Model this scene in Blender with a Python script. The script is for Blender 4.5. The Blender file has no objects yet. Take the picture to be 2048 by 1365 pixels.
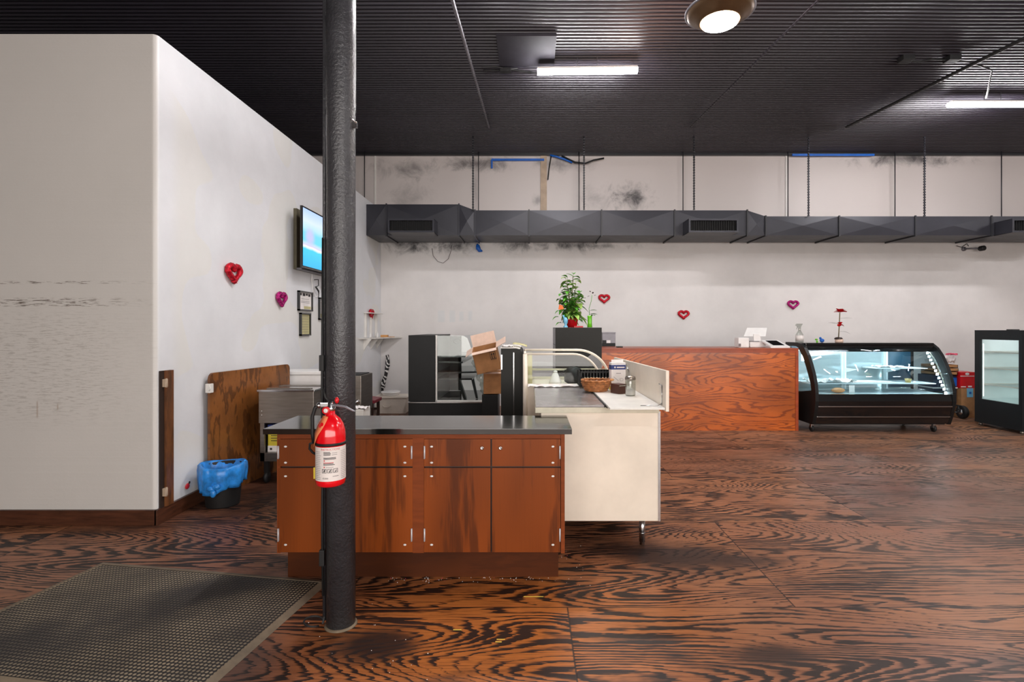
import bpy, bmesh, math, random
from mathutils import Vector, Matrix, Euler
random.seed(7)
PI = math.pi
scene = bpy.context.scene
C = scene.collection

# ------------------------------------------------------------------ camera
cam_d = bpy.data.cameras.new('camera')
cam = bpy.data.objects.new('camera', cam_d)
C.objects.link(cam)
cam.location = (0, 0, 1.5)
cam.rotation_euler = (PI/2, 0, 0)
cam_d.sensor_width = 36
cam_d.lens = 36*1050/2048
cam_d.shift_x = -36/2048
cam_d.shift_y = -27.5/2048
cam_d.clip_start = 0.05
scene.camera = cam

# ------------------------------------------------------------------ world, exposure, added rear fill
w = bpy.data.worlds.new('world'); scene.world = w; w.use_nodes = True
w.node_tree.nodes['Background'].inputs[0].default_value = (0.85, 0.92, 1, 1)
w.node_tree.nodes['Background'].inputs[1].default_value = 0.4
scene.view_settings.view_transform = 'Standard'
scene.view_settings.look = 'None'
scene.view_settings.gamma = 1
scene.view_settings.use_curve_mapping = False
scene.view_settings.exposure = 1.95
TUBE = 46.0          # strength of the tube light diffusers
BAY = 30.0           # strength of the round high bay lens

def area(name, loc, rot, sx, sy, power, col):
    l = bpy.data.lights.new(name, 'AREA'); l.shape = 'RECTANGLE'; l.size = sx; l.size_y = sy
    l.energy = power; l.color = col
    o = bpy.data.objects.new(name, l); C.objects.link(o); o.location = loc; o.rotation_euler = rot
    return o
# fill panel added behind the camera, standing in for guessed daylight
area('added_rear_fill', (2.5, -3.85, 1.7), (PI/2, 0, 0), 12, 2.4, 150, (1.0, 0.94, 0.88))

# ------------------------------------------------------------------ materials
def lin(c):
    return tuple(((v/255)/12.92 if v/255 <= 0.04045 else ((v/255+0.055)/1.055)**2.4) for v in c)
def rgba(c): return (*lin(c), 1)

class NT:
    def __init__(s, m):
        s.m = m; m.use_nodes = True; s.t = m.node_tree; s.n = s.t.nodes
        s.b = s.n['Principled BSDF']
    def node(s, kind, **kw):
        n = s.n.new(kind)
        for k, v in kw.items(): setattr(n, k, v)
        return n
    def link(s, a, b): s.t.links.new(a, b)
    def math(s, op, a, b=None, c=None, clamp=False):
        n = s.n.new('ShaderNodeMath'); n.operation = op; n.use_clamp = clamp
        for i, v in enumerate((a, b, c)):
            if v is None: continue
            if isinstance(v, (int, float)): n.inputs[i].default_value = v
            else: s.link(v, n.inputs[i])
        return n.outputs[0]
    def pos(s):
        if not hasattr(s, '_p'):
            tc = s.n.new('ShaderNodeTexCoord')
            sp = s.n.new('ShaderNodeSeparateXYZ'); s.link(tc.outputs['Object'], sp.inputs[0])
            s._p = tc.outputs['Object']; s._x, s._y, s._z = sp.outputs
        return s._p
    def comb(s, x, y, z):
        n = s.n.new('ShaderNodeCombineXYZ')
        for i, v in enumerate((x, y, z)):
            if isinstance(v, (int, float)): n.inputs[i].default_value = v
            else: s.link(v, n.inputs[i])
        return n.outputs[0]
    def noise(s, vec, scale=1, detail=2, rough=0.5, dist=0):
        n = s.n.new('ShaderNodeTexNoise')
        s.link(vec, n.inputs['Vector'])
        n.inputs['Scale'].default_value = scale; n.inputs['Detail'].default_value = detail
        n.inputs['Roughness'].default_value = rough; n.inputs['Distortion'].default_value = dist
        return n.outputs['Fac']
    def ramp(s, fac, stops, interp='LINEAR'):
        n = s.n.new('ShaderNodeValToRGB'); n.color_ramp.interpolation = interp
        e = n.color_ramp.elements
        while len(e) > 1: e.remove(e[0])
        e[0].position = stops[0][0]; e[0].color = stops[0][1]
        for p, c in stops[1:]:
            q = e.new(p); q.color = c
        s.link(fac, n.inputs[0]); return n.outputs[0]
    def mix(s, fac, a, b, mode='MIX'):
        n = s.n.new('ShaderNodeMix'); n.data_type = 'RGBA'; n.blend_type = mode
        if isinstance(fac, (int, float)): n.inputs[0].default_value = fac
        else: s.link(fac, n.inputs[0])
        for i, v in ((6, a), (7, b)):
            if isinstance(v, tuple): n.inputs[i].default_value = v
            else: s.link(v, n.inputs[i])
        return n.outputs[2]
    def maprange(s, v, a, b, c=0, d=1, smooth=True):
        n = s.n.new('ShaderNodeMapRange')
        if smooth: n.interpolation_type = 'SMOOTHSTEP'
        s.link(v, n.inputs[0])
        for i, k in enumerate((a, b, c, d)): n.inputs[i+1].default_value = k
        return n.outputs[0]
    def bump(s, h, strength=0.3, dist=0.01):
        n = s.n.new('ShaderNodeBump'); n.inputs['Strength'].default_value = strength
        n.inputs['Distance'].default_value = dist
        s.link(h, n.inputs['Height']); s.link(n.outputs[0], s.b.inputs['Normal'])
    def base(s, c):
        if isinstance(c, tuple): s.b.inputs['Base Color'].default_value = c
        else: s.link(c, s.b.inputs['Base Color'])

def mat(name, col, rough=0.5, metal=0.0, var=0.12, vscale=6.0, bump=0.0, bscale=60.0, coat=0.0, spec=0.5, emit=None, estr=0, stretch=None, trans=0.0):
    m = bpy.data.materials.new(name); t = NT(m); t.pos()
    c = rgba(col)
    vec = t._p
    if stretch:
        mp = t.node('ShaderNodeMapping'); mp.inputs['Scale'].default_value = stretch; t.link(t._p, mp.inputs[0]); vec = mp.outputs[0]
    if var > 0:
        n = t.noise(vec, vscale, 4, 0.6)
        d = tuple(x*(1-var*1.6) for x in c[:3])+(1,)
        e = tuple(min(1, x*(1+var)) for x in c[:3])+(1,)
        t.base(t.ramp(n, [(0.3, d), (0.7, e)]))
    else: t.base(c)
    t.b.inputs['Roughness'].default_value = rough
    t.b.inputs['Metallic'].default_value = metal
    t.b.inputs['Specular IOR Level'].default_value = spec
    t.b.inputs['Coat Weight'].default_value = coat
    t.b.inputs['Transmission Weight'].default_value = trans
    if bump > 0: t.bump(t.noise(vec, bscale, 4, 0.6), bump, 0.005)
    if emit:
        t.b.inputs['Emission Color'].default_value = (*emit, 1); t.b.inputs['Emission Strength'].default_value = estr
    return m

def glass_mat(name, tint=(0.93, 0.97, 0.96), gloss=0.12, rough=0.02):
    m = bpy.data.materials.new(name); m.use_nodes = True; nt = m.node_tree; nt.nodes.clear()
    out = nt.nodes.new('ShaderNodeOutputMaterial'); mx = nt.nodes.new('ShaderNodeMixShader')
    tr = nt.nodes.new('ShaderNodeBsdfTransparent'); tr.inputs[0].default_value = (*tint, 1)
    gl = nt.nodes.new('ShaderNodeBsdfGlossy'); gl.inputs['Roughness'].default_value = rough
    fr = nt.nodes.new('ShaderNodeLayerWeight'); fr.inputs[0].default_value = 0.5
    pw = nt.nodes.new('ShaderNodeMath'); pw.operation = 'POWER'; pw.inputs[1].default_value = 4
    ma = nt.nodes.new('ShaderNodeMath'); ma.operation = 'MULTIPLY_ADD'; ma.inputs[1].default_value = 0.6; ma.inputs[2].default_value = gloss*0.4
    nt.links.new(fr.outputs['Facing'], pw.inputs[0]); nt.links.new(pw.outputs[0], ma.inputs[0]); nt.links.new(ma.outputs[0], mx.inputs[0]); nt.links.new(tr.outputs[0], mx.inputs[1]); nt.links.new(gl.outputs[0], mx.inputs[2])
    nt.links.new(mx.outputs[0], out.inputs[0]); return m

def emit_mat(name, col, strength):
    m = bpy.data.materials.new(name); m.use_nodes = True; nt = m.node_tree; nt.nodes.clear()
    out = nt.nodes.new('ShaderNodeOutputMaterial'); e = nt.nodes.new('ShaderNodeEmission')
    e.inputs[0].default_value = (*col, 1); e.inputs[1].default_value = strength
    nt.links.new(e.outputs[0], out.inputs[0]); return m

# worn plywood floor: rotary cut sheets with burnt black grain
def floor_mat():
    m = bpy.data.materials.new('burnt_plywood_floor'); t = NT(m); t.pos()
    row = t.math('FLOOR', t.math('DIVIDE', t.math('SUBTRACT', t._y, 4.03), 1.22))
    fy = t.math('SUBTRACT', t.math('DIVIDE', t.math('SUBTRACT', t._y, 4.03), 1.22), row)
    xs = t.math('ADD', t.math('DIVIDE', t.math('SUBTRACT', t._x, 0.2), 2.44), t.math('MULTIPLY', row, 0.5))
    colm = t.math('FLOOR', xs)
    fx = t.math('SUBTRACT', xs, colm)
    wn = t.node('ShaderNodeTexWhiteNoise', noise_dimensions='2D')
    t.link(t.comb(row, colm, 0), wn.inputs['Vector'])
    h = wn.outputs['Value']
    off = t.math('MULTIPLY', h, 37.0)
    # warp, strongly stretched along X
    v1 = t.comb(t.math('ADD', t.math('MULTIPLY', t._x, 0.42), off), t.math('MULTIPLY', t._y, 1.9), off)
    n1 = t.noise(v1, 1.0, 1.2, 0.4, 0.25)
    n1b = t.noise(t.comb(t.math('MULTIPLY', t._x, 3.2), t.math('MULTIPLY', t._y, 42), off), 1.0, 3, 0.65)
    n1c = t.noise(t.comb(t.math('MULTIPLY', t._x, 9), t.math('MULTIPLY', t._y, 16), off), 1.0, 2, 0.5)
    ph = t.math('ADD', t.math('ADD', t.math('MULTIPLY', n1, 46.0), t.math('MULTIPLY', n1b, 1.5)), t.math('ADD', t.math('MULTIPLY', n1c, 0.4), t.math('MULTIPLY', t._y, 5.0)))
    s1 = t.math('FRACT', ph)
    thick = t.noise(t.comb(t.math('MULTIPLY', t._x, 1.1), t.math('MULTIPLY', t._y, 4.5), t.math('ADD', off, 9)), 1.0, 4, 0.65)
    thr = t.maprange(thick, 0.34, 0.70, 0.93, 0.0, False)
    dark = t.math('MULTIPLY', t.maprange(t.math('SUBTRACT', s1, thr), -0.06, 0.22), t.maprange(s1, 0.94, 1.0, 1, 0))
    # fine streaks
    fine = t.noise(t.comb(t.math('MULTIPLY', t._x, 4), t.math('MULTIPLY', t._y, 150), off), 1.0, 3, 0.7)
    finem = t.maprange(fine, 0.46, 0.66, 0, 0.6)
    # charred wear patches; then char at the pole and other dark spots
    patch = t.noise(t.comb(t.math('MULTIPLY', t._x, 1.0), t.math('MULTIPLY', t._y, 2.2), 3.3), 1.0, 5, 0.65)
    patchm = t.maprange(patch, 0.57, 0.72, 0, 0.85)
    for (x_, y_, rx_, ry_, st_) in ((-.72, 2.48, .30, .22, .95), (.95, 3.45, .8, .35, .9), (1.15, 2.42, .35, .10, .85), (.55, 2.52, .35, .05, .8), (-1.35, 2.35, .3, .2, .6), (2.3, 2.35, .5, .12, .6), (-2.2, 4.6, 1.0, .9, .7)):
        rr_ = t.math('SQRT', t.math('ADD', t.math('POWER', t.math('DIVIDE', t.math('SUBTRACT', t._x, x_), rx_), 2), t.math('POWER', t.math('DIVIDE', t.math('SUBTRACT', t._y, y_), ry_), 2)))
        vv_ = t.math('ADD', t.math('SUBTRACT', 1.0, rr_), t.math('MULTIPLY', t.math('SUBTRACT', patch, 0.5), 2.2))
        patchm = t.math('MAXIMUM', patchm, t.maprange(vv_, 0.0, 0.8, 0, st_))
    # small knots / scars
    vor = t.node('ShaderNodeTexVoronoi'); t.link(t.comb(t.math('MULTIPLY', t._x, 5.0), t.math('MULTIPLY', t._y, 9.5), 0), vor.inputs['Vector'])
    vor.inputs['Scale'].default_value = 1.0
    scar = t.maprange(vor.outputs['Distance'], 0.05, 0.14, 0.9, 0)
    scar = t.math('MULTIPLY', scar, t.maprange(t.noise(t._p, 1.7, 2), 0.5, 0.6))
    hue = t.noise(t.comb(t.math('MULTIPLY', t._x, 0.35), t.math('MULTIPLY', t._y, 0.5), 8), 1.0, 2)
    wood = t.ramp(t.math('ADD', t.math('MULTIPLY', hue, 0.75), t.math('MULTIPLY', h, 0.25)),
                  [(0.3, rgba((106, 66, 48))), (0.5, rgba((138, 90, 64))), (0.68, rgba((158, 106, 70)))])
    # warmer, less worn finish in front of the cabinet
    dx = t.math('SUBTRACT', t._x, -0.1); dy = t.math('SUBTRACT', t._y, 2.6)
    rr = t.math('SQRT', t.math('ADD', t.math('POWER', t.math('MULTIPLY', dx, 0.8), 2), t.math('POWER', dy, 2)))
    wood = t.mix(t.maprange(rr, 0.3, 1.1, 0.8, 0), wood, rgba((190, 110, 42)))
    mid = t.mix(finem, wood, rgba((62, 30, 20)))
    c = t.mix(t.math('MULTIPLY', dark, 0.96), mid, rgba((15, 9, 9)))
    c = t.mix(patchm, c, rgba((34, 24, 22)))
    c = t.mix(scar, c, rgba((40, 36, 34)))
    # traffic-worn greyer finish out on the open floor
    wear = t.math('MULTIPLY', t.maprange(t._x, 0.6, 3.5), t.maprange(t.noise(t._p, 1.3, 5, 0.7), 0.35, 0.65, 0.1, 0.6))
    c = t.mix(wear, c, t.mix(0.5, c, rgba((150, 122, 106))))
    # sheet joints
    ex = t.math('MINIMUM', fx, t.math('SUBTRACT', 1.0, fx)); ey = t.math('MINIMUM', fy, t.math('SUBTRACT', 1.0, fy))
    e = t.math('MINIMUM', t.math('MULTIPLY', ex, 2.44), t.math('MULTIPLY', ey, 1.22))
    seam = t.maprange(e, 0.002, 0.006, 0.85, 0)
    c = t.mix(seam, c, rgba((22, 14, 12)))
    # narrower boards on the open right side
    f6 = t.math('FRACT', t.math('DIVIDE', t.math('SUBTRACT', t._y, 4.03), 0.61)); e6 = t.math('MULTIPLY', t.math('MINIMUM', f6, t.math('SUBTRACT', 1.0, f6)), 0.61)
    c = t.mix(t.math('MULTIPLY', t.maprange(e6, 0.001, 0.004, 0.75, 0), t.maprange(t._x, 0.9, 1.0)), c, rgba((26, 18, 16)))
    t.base(c)
    ro = t.math('ADD', t.math('MULTIPLY', patch, 0.25), t.math('MULTIPLY', dark, 0.08))
    t.link(t.math('ADD', ro, 0.27), t.b.inputs['Roughness'])
    t.b.inputs['Specular IOR Level'].default_value = 0.36
    hb = t.math('SUBTRACT', t.math('MULTIPLY', n1b, 0.3), t.math('ADD', t.math('MULTIPLY', dark, 0.35), seam))
    t.bump(hb, 0.18, 0.004)
    return m

# oak plywood with contour grain; ax = which coordinates run across / along
def low_spec(m, v):
    m.node_tree.nodes['Principled BSDF'].inputs['Specular IOR Level'].default_value = v
    return m
def grain_mat(name, light, darkc, K=60, sx=0.8, sz=3.0, rough=0.3, amt=0.6, axes='xz', thr=0.2, coat=0.0, fineamt=0.25, det=3):
    m = bpy.data.materials.new(name); t = NT(m); t.pos()
    a = {'x': t._x, 'y': t._y, 'z': t._z}
    u, v = a[axes[0]], a[axes[1]]
    n1 = t.noise(t.comb(t.math('MULTIPLY', u, sx), t.math('MULTIPLY', v, sz), 4.2), 1.0, det, 0.5, 0.4)
    n2 = t.noise(t.comb(t.math('MULTIPLY', u, sx*9), t.math('MULTIPLY', v, sz*9), 1.2), 1.0, 3, 0.6)
    s1 = t.math('SINE', t.math('ADD', t.math('MULTIPLY', n1, K), t.math('MULTIPLY', n2, 5)))
    d = t.maprange(s1, thr, 0.95, 0, amt)
    fine = t.noise(t.comb(t.math('MULTIPLY', u, sx*12), t.math('MULTIPLY', v, sz*60), 0), 1.0, 3, 0.7)
    big = t.noise(t.comb(t.math('MULTIPLY', u, sx*1.5), t.math('MULTIPLY', v, sz*0.7), 7), 1.0, 2)
    L = rgba(light); L2 = tuple(x*0.62 for x in L[:3])+(1,)
    c = t.mix(t.maprange(big, 0.35, 0.65), L, L2)
    c = t.mix(t.maprange(fine, 0.5, 0.75, 0, fineamt), c, rgba(darkc))
    c = t.mix(d, c, rgba(darkc))
    t.base(c); t.b.inputs['Roughness'].default_value = rough; t.b.inputs['Coat Weight'].default_value = coat
    t.bump(s1, 0.05, 0.002)
    return m

# painted masonry; stains = (x, z, rx, rz, strength)
def wall_mat(name, col, stains=(), u='x', tint_hi=None, scuffs=False, pale=()):
    m = bpy.data.materials.new(name); t = NT(m); t.pos()
    U = t._x if u == 'x' else t._y
    n = t.noise(t._p, 0.9, 5, 0.6)
    c0 = rgba(col); c1 = tuple(x*0.88 for x in c0[:3])+(1,)
    c = t.ramp(n, [(0.35, c1), (0.6, c0)])
    if tint_hi:
        c = t.mix(t.maprange(t._z, 3.2, 3.5), c, rgba(tint_hi))
    sm = t.noise(t.comb(t.math('MULTIPLY', U, 2.6), 0.0, t.math('MULTIPLY', t._z, 2.6)), 1.0, 6, 0.7, 0.5)
    for (x, z, rx, rz, st) in stains:
        dx = t.math('DIVIDE', t.math('SUBTRACT', U, x), rx); dz = t.math('DIVIDE', t.math('SUBTRACT', t._z, z), rz)
        r = t.math('SQRT', t.math('ADD', t.math('MULTIPLY', dx, dx), t.math('MULTIPLY', dz, dz)))
        v = t.math('ADD', t.math('SUBTRACT', 1.0, r), t.math('MULTIPLY', t.math('SUBTRACT', sm, 0.5), 2.6))
        c = t.mix(t.maprange(v, 0.1, 1.25, 0, st), c, rgba((34, 32, 36)))
    for (x0, x1, z0, z1, pc, st) in pale:
        a = t.math('MULTIPLY', t.maprange(U, x0, x0+0.05), t.maprange(U, x1-0.05, x1, 1, 0))
        b = t.math('MULTIPLY', t.maprange(t._z, z0, z0+0.04), t.maprange(t._z, z1-0.04, z1, 1, 0))
        c = t.mix(t.math('MULTIPLY', t.math('MULTIPLY', a, b), st), c, rgba(pc))
    if scuffs:
        sc = t.noise(t.comb(t.math('MULTIPLY', t._x, 11), t._y, t.math('MULTIPLY', t._z, 110)), 1.0, 3, 0.65)
        def band(z0, wd): 
            return t.maprange(t.math('ABSOLUTE', t.math('SUBTRACT', t._z, z0)), wd*0.4, wd, 1, 0)
        bands = t.math('MAXIMUM', band(1.69, 0.045), t.math('MULTIPLY', band(1.84, 0.015), 0.9))
        bands = t.math('MAXIMUM', bands, t.math('MULTIPLY', band(1.2, 0.55), 0.30))
        fade = t.maprange(t._x, -3.5, -2.9, 1, 0.15)
        msk = t.math('MULTIPLY', t.math('MULTIPLY', bands, fade), t.maprange(sc, 0.50, 0.62))
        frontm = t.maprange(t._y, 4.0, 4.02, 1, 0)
        c = t.mix(frontm, c, t.mix(n, rgba((216, 212, 208)), rgba((202, 199, 195))))  # front face beige-grey, part of its shade put into the paint colour
        c = t.mix(t.math('MULTIPLY', t.math('MULTIPLY', msk, frontm), 0.95), c, rgba((96, 84, 74)))
        for (x0, x1, z0, z1) in ((-3.755, -3.735, 0.80, 0.95), (-3.60, -3.58, 0.86, 0.93), (-3.72, -3.71, 0.86, 0.90)):
            a = t.math('MULTIPLY', t.maprange(t._x, x0, x0+0.01), t.maprange(t._x, x1-0.01, x1, 1, 0))
            b = t.math('MULTIPLY', t.maprange(t._z, z0, z0+0.03), t.maprange(t._z, z1-0.03, z1, 1, 0))
            c = t.mix(t.math('MULTIPLY', t.math('MULTIPLY', t.math('MULTIPLY', a, b), 0.5), frontm), c, rgba((150, 118, 90)))
        # patches of a second, slightly yellower coat on the side face
        pn = t.noise(t.comb(0.0, t.math('MULTIPLY', t._y, 1.1), t.math('MULTIPLY', t._z, 1.6)), 1.0, 1, 0.3)
        side = t.maprange(t._y, 4.1, 4.3)
        c = t.mix(t.math('MULTIPLY', t.math('MULTIPLY', t.maprange(pn, 0.56, 0.575), side), 0.35), c, rgba((224, 220, 206)))
    t.base(c); t.b.inputs['Roughness'].default_value = 0.45
    hb = t.noise(t.comb(t.math('MULTIPLY', U, 3), t.math('MULTIPLY', t._y, 3), t.math('MULTIPLY', t._z, 30)), 1.0, 4, 0.6)
    hb2 = t.noise(t._p, 60, 3, 0.6)
    t.bump(t.math('ADD', hb, t.math('MULTIPLY', hb2, 0.6)), 0.22, 0.004)
    return m

M = {}
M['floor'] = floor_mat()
M['ceiling'] = mat('charcoal_deck_paint', (40, 36, 46), 0.42, 0.1, 0.15, 1.5)
M['black_paint'] = mat('black_pipe_paint', (40, 40, 43), 0.35, 0.0, 0.15, 4)
M['grey_rod'] = mat('grey_rod', (120, 118, 124), 0.35, 0.3)
STAINS = [(0.15, 3.92, 0.20, 0.15, 0.5), (1.92, 3.98, 0.55, 0.40, 1.0), (1.30, 3.90, 0.5, 0.4, 0.35), (-2.4, 4.5, 0.9, 0.30, 0.6), (-1.0, 4.62, 1.0, 0.22, 0.8),
          (0.6, 4.6, 0.9, 0.2, 0.5), (-2.2, 3.10, 0.8, 0.26, 1), (-1.4, 3.06, 0.7, 0.22, .95), (-0.2, 3.08, 0.8, 0.22, 1), (0.8, 3.06, 0.7, 0.20, 1), (7.1, 4.72, 1.6, 0.26, 0.9), (-1.05, 4.2, .1, .4, .3), (1.3, 3.05, 1.0, .1, .7),
          (-2.3, 3.95, 0.5, 0.5, 0.35)]
M['wall_back'] = wall_mat('stained_back_wall_paint', (226, 222, 220), STAINS, 'x', (200, 191, 187),
                          pale=[(-1.78, -1.60, 1.58, 1.84, (200, 209, 213), 0.35), (-1.56, -1.40, 1.58, 1.84, (200, 209, 213), 0.35), (-1.37, -1.24, 1.60, 1.82, (200, 209, 213), 0.35), (-1.20, -1.08, 1.60, 1.83, (200, 209, 213), 0.35)])
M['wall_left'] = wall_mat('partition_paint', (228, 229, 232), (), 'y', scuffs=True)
M['wall_plain'] = wall_mat('plain_wall_paint', (205, 200, 195))
M['base_wood'] = mat('dark_baseboard_wood', (78, 44, 28), 0.4, 0, 0.3, 5, 0.1, 40, stretch=(1, 1, 8))
M['jamb_wood'] = mat('jamb_wood', (104, 62, 32), 0.45, 0, 0.45, 7, 0.1, 30, stretch=(3, 3, 0.7))
M['jamb_dark'] = mat('jamb_dark', (42, 26, 18), 0.6)
M['door_wood'] = grain_mat('gate_board_wood', (138, 84, 38), (50, 26, 12), K=40, sx=1.6, sz=4.5, rough=0.38, amt=0.6, axes='zy', fineamt=0.6)
M['cherry'] = grain_mat('cherry_veneer', (142, 68, 20), (48, 21, 8), K=15, sx=0.25, sz=2.7, rough=0.42, amt=0.6, axes='zx', thr=-0.2, fineamt=0.15)
M['cherry_h'] = grain_mat('cherry_veneer_toe', (84, 40, 14), (44, 19, 8), K=14, sx=0.5, sz=3, rough=0.45, amt=0.3, axes='xz', fineamt=0.2)
low_spec(M['cherry'], 0.22); low_spec(M['cherry_h'], 0.2)
M['cherry_edge'] = mat('cherry_edge', (126, 60, 24), 0.5, stretch=(1, 1, 6))
low_spec(M['cherry_edge'], 0.2)
M['oak'] = grain_mat('oak_counter_veneer', (198, 98, 30), (108, 42, 13), K=100, sx=0.8, sz=4.2, rough=0.28, amt=0.72, axes='xz', coat=0.1, thr=0.15, det=1.3)
M['oak_trim'] = mat('oak_trim', (160, 66, 24), 0.35, var=0.2, vscale=5, stretch=(1, 1, 3))
M['granite'] = mat('black_granite', (20, 21, 20), 0.12, 0, 0.6, 220, spec=0.5)
M['granite'].node_tree.nodes['Principled BSDF'].inputs['IOR'].default_value = 2.0
M['stain_paper'] = mat('white_print', (235, 232, 228), 0.5)
M['chrome'] = mat('chrome', (200, 200, 202), 0.18, 1.0, 0.05)
M['hinge_metal'] = mat('hinge_metal', (214, 214, 218), 0.4, 0.2, 0.03)
M['steel'] = mat('brushed_steel', (150, 142, 134), 0.32, 0.9, 0.10, 5, 0.05, 90, stretch=(1, 1, 12))
M['steel_top'] = mat('worn_steel_top', (150, 146, 146), 0.22, 0.25, 0.22, 7, 0.05, 60)
M['cream'] = mat('cream_enamel', (236, 224, 208), 0.4, 0, 0.06, 3)
M['cream2'] = mat('cream_edge', (206, 200, 180), 0.4, 0, 0.10, 10)
M['board_white'] = mat('white_cutting_board', (232, 230, 225), 0.4, 0, 0.06, 8)
M['white'] = mat('white_plastic', (232, 230, 228), 0.35, 0, 0.04)
M['white_paint'] = mat('white_shelf_paint', (222, 218, 212), 0.45, 0, 0.05)
M['tub'] = mat('milky_plastic', (224, 212, 198), 0.35, 0, 0.06, 6)
M['black'] = mat('black_laminate', (20, 21, 22), 0.42, 0, 0.15, 4, spec=0.3)
M['black_green'] = mat('black_cabinet_paint', (26, 26, 23), 0.45, 0, 0.12, 3, spec=0.25)
M['black_gloss'] = mat('black_gloss', (16, 16, 18), 0.12, 0, 0.1, spec=0.7)
M['rubber'] = mat('black_rubber', (20, 20, 21), 0.6)
M['fridge_black'] = mat('fridge_black', (22, 27, 30), 0.42, 0, 0.12, 3, spec=0.3)
M['case_interior'] = mat('cool_white_interior', (222, 232, 236), 0.3, 0, 0.04)
M['mirror'] = mat('case_mirror', (190, 204, 208), 0.10, 0.5, 0.03)
M['dark_blue'] = mat('dark_teal_panel', (24, 62, 82), 0.3)
M['duct'] = mat('grey_duct_paint', (48, 48, 55), 0.42, 0.25, 0.10, 3)
M['duct_dark'] = mat('duct_seam', (38, 38, 42), 0.5)
M['vent_black'] = mat('vent_black', (9, 9, 11), 0.7)
M['pole'] = mat('pole_black_enamel', (58, 58, 62), 0.28, 0.1, 0.15, 10, 1.0, 70, spec=0.7)
M['red'] = mat('extinguisher_red', (226, 10, 26), 0.18, 0, 0.05, coat=0.6)
M['red_plastic'] = mat('red_plastic', (205, 20, 30), 0.4)
M['label'] = mat('label_paper', (226, 218, 214), 0.45, 0, 0.05)
M['ink'] = mat('ink_dark', (38, 34, 36), 0.6, var=0)
M['ink_grey'] = mat('ink_grey', (120, 112, 112), 0.6, var=0)
M['ink_red'] = mat('ink_red', (200, 40, 50), 0.6, var=0)
M['orange_tag'] = mat('orange_tag', (228, 128, 80), 0.6)
M['yellow'] = mat('yellow_card', (222, 200, 60), 0.6)
M['navy'] = mat('navy_card', (30, 50, 120), 0.5)
M['navy_dark'] = mat('navy_tub', (34, 36, 62), 0.4)
M['cardboard'] = mat('cardboard', (172, 122, 78), 0.75, 0, 0.10, 12)
M['cardboard_in'] = mat('cardboard_light', (228, 198, 180), 0.75, 0, 0.08, 12)
M['paper'] = mat('paper', (236, 230, 228), 0.6)
M['bag'] = mat('blue_liner', (44, 138, 222), 0.3, 0, 0.30, 14, 0.6, 26, trans=0.0)
M['mat_border'] = mat('mat_border', (118, 104, 86), 0.75, 0, 0.15, 12)
M['burgundy'] = mat('burgundy_vinyl', (110, 30, 42), 0.4)
M['dark_wood'] = mat('dark_wood', (44, 26, 20), 0.45)
M['wicker'] = mat('wicker', (176, 112, 62), 0.6, 0, 0.35, 40, 0.5, 80)
M['brown_box'] = mat('brown_box', (72, 36, 26), 0.45)
M['leaf'] = mat('leaf_green', (84, 158, 48), 0.35, 0, 0.5, 9)
M['leaf_light'] = mat('leaf_pale_green', (158, 196, 96), 0.4, 0, 0.3, 9)
M['stem'] = mat('stem', (110, 96, 60), 0.6)
M['green_glass'] = mat('green_vase', (110, 200, 40), 0.2, 0, 0.1)
M['foil_red'] = mat('red_foil', (228, 14, 44), 0.25, 0.45, 0.5, 70, 1.0, 90)
M['foil_pink'] = mat('magenta_foil', (186, 20, 122), 0.25, 0.45, 0.5, 70, 1.0, 90)
M['glass'] = glass_mat('clear_glass')
M['glass_tint'] = glass_mat('cool_case_glass', (0.86, 0.95, 0.97), 0.10)
M['clear_plastic'] = glass_mat('clear_plastic', (0.80, 0.82, 0.79), 0.35, 0.1)
M['tube'] = emit_mat('tube_diffuser', (1.0, 0.97, 0.98), TUBE)
M['bay'] = emit_mat('high_bay_lens', (1.0, 0.80, 0.58), BAY)
M['ceiling_glow'] = emit_mat('added_ceiling_glow', (1.0, 0.50, 0.34), 18.0)  # added warm glow for the ceiling, no lamp seen there
M['led'] = emit_mat('led_strip', (0.86, 0.96, 1.0), 12)
M['led_soft'] = emit_mat('fridge_lamp', (1.0, 1.0, 0.98), 0.6)
M['bronze'] = mat('bay_bronze', (96, 74, 52), 0.35, 0.5)
M['blue_tape'] = mat('blue_tape', (20, 96, 190), 0.4)
M['tan_trim'] = mat('tan_trim', (182, 160, 138), 0.6)
M['yellow_soft'] = mat('yellow_custard', (232, 196, 84), 0.5)
M['bread'] = mat('bread', (206, 140, 84), 0.7)
M['olive'] = mat('certificate_olive', (196, 188, 140), 0.6)
M['red_dark'] = mat('dark_red_board', (78, 22, 26), 0.6)
M['olive_dark'] = mat('recess_olive', (96, 90, 72), 0.7)
M['sky_blue'] = mat('pale_blue', (120, 190, 224), 0.5)
M['orange'] = mat('orange_plastic', (226, 110, 40), 0.5)
M['tan_wood'] = mat('tan_sponge', (206, 150, 90), 0.7)
M['pink_paper'] = mat('pink_red_print', (214, 84, 110), 0.6)

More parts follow.
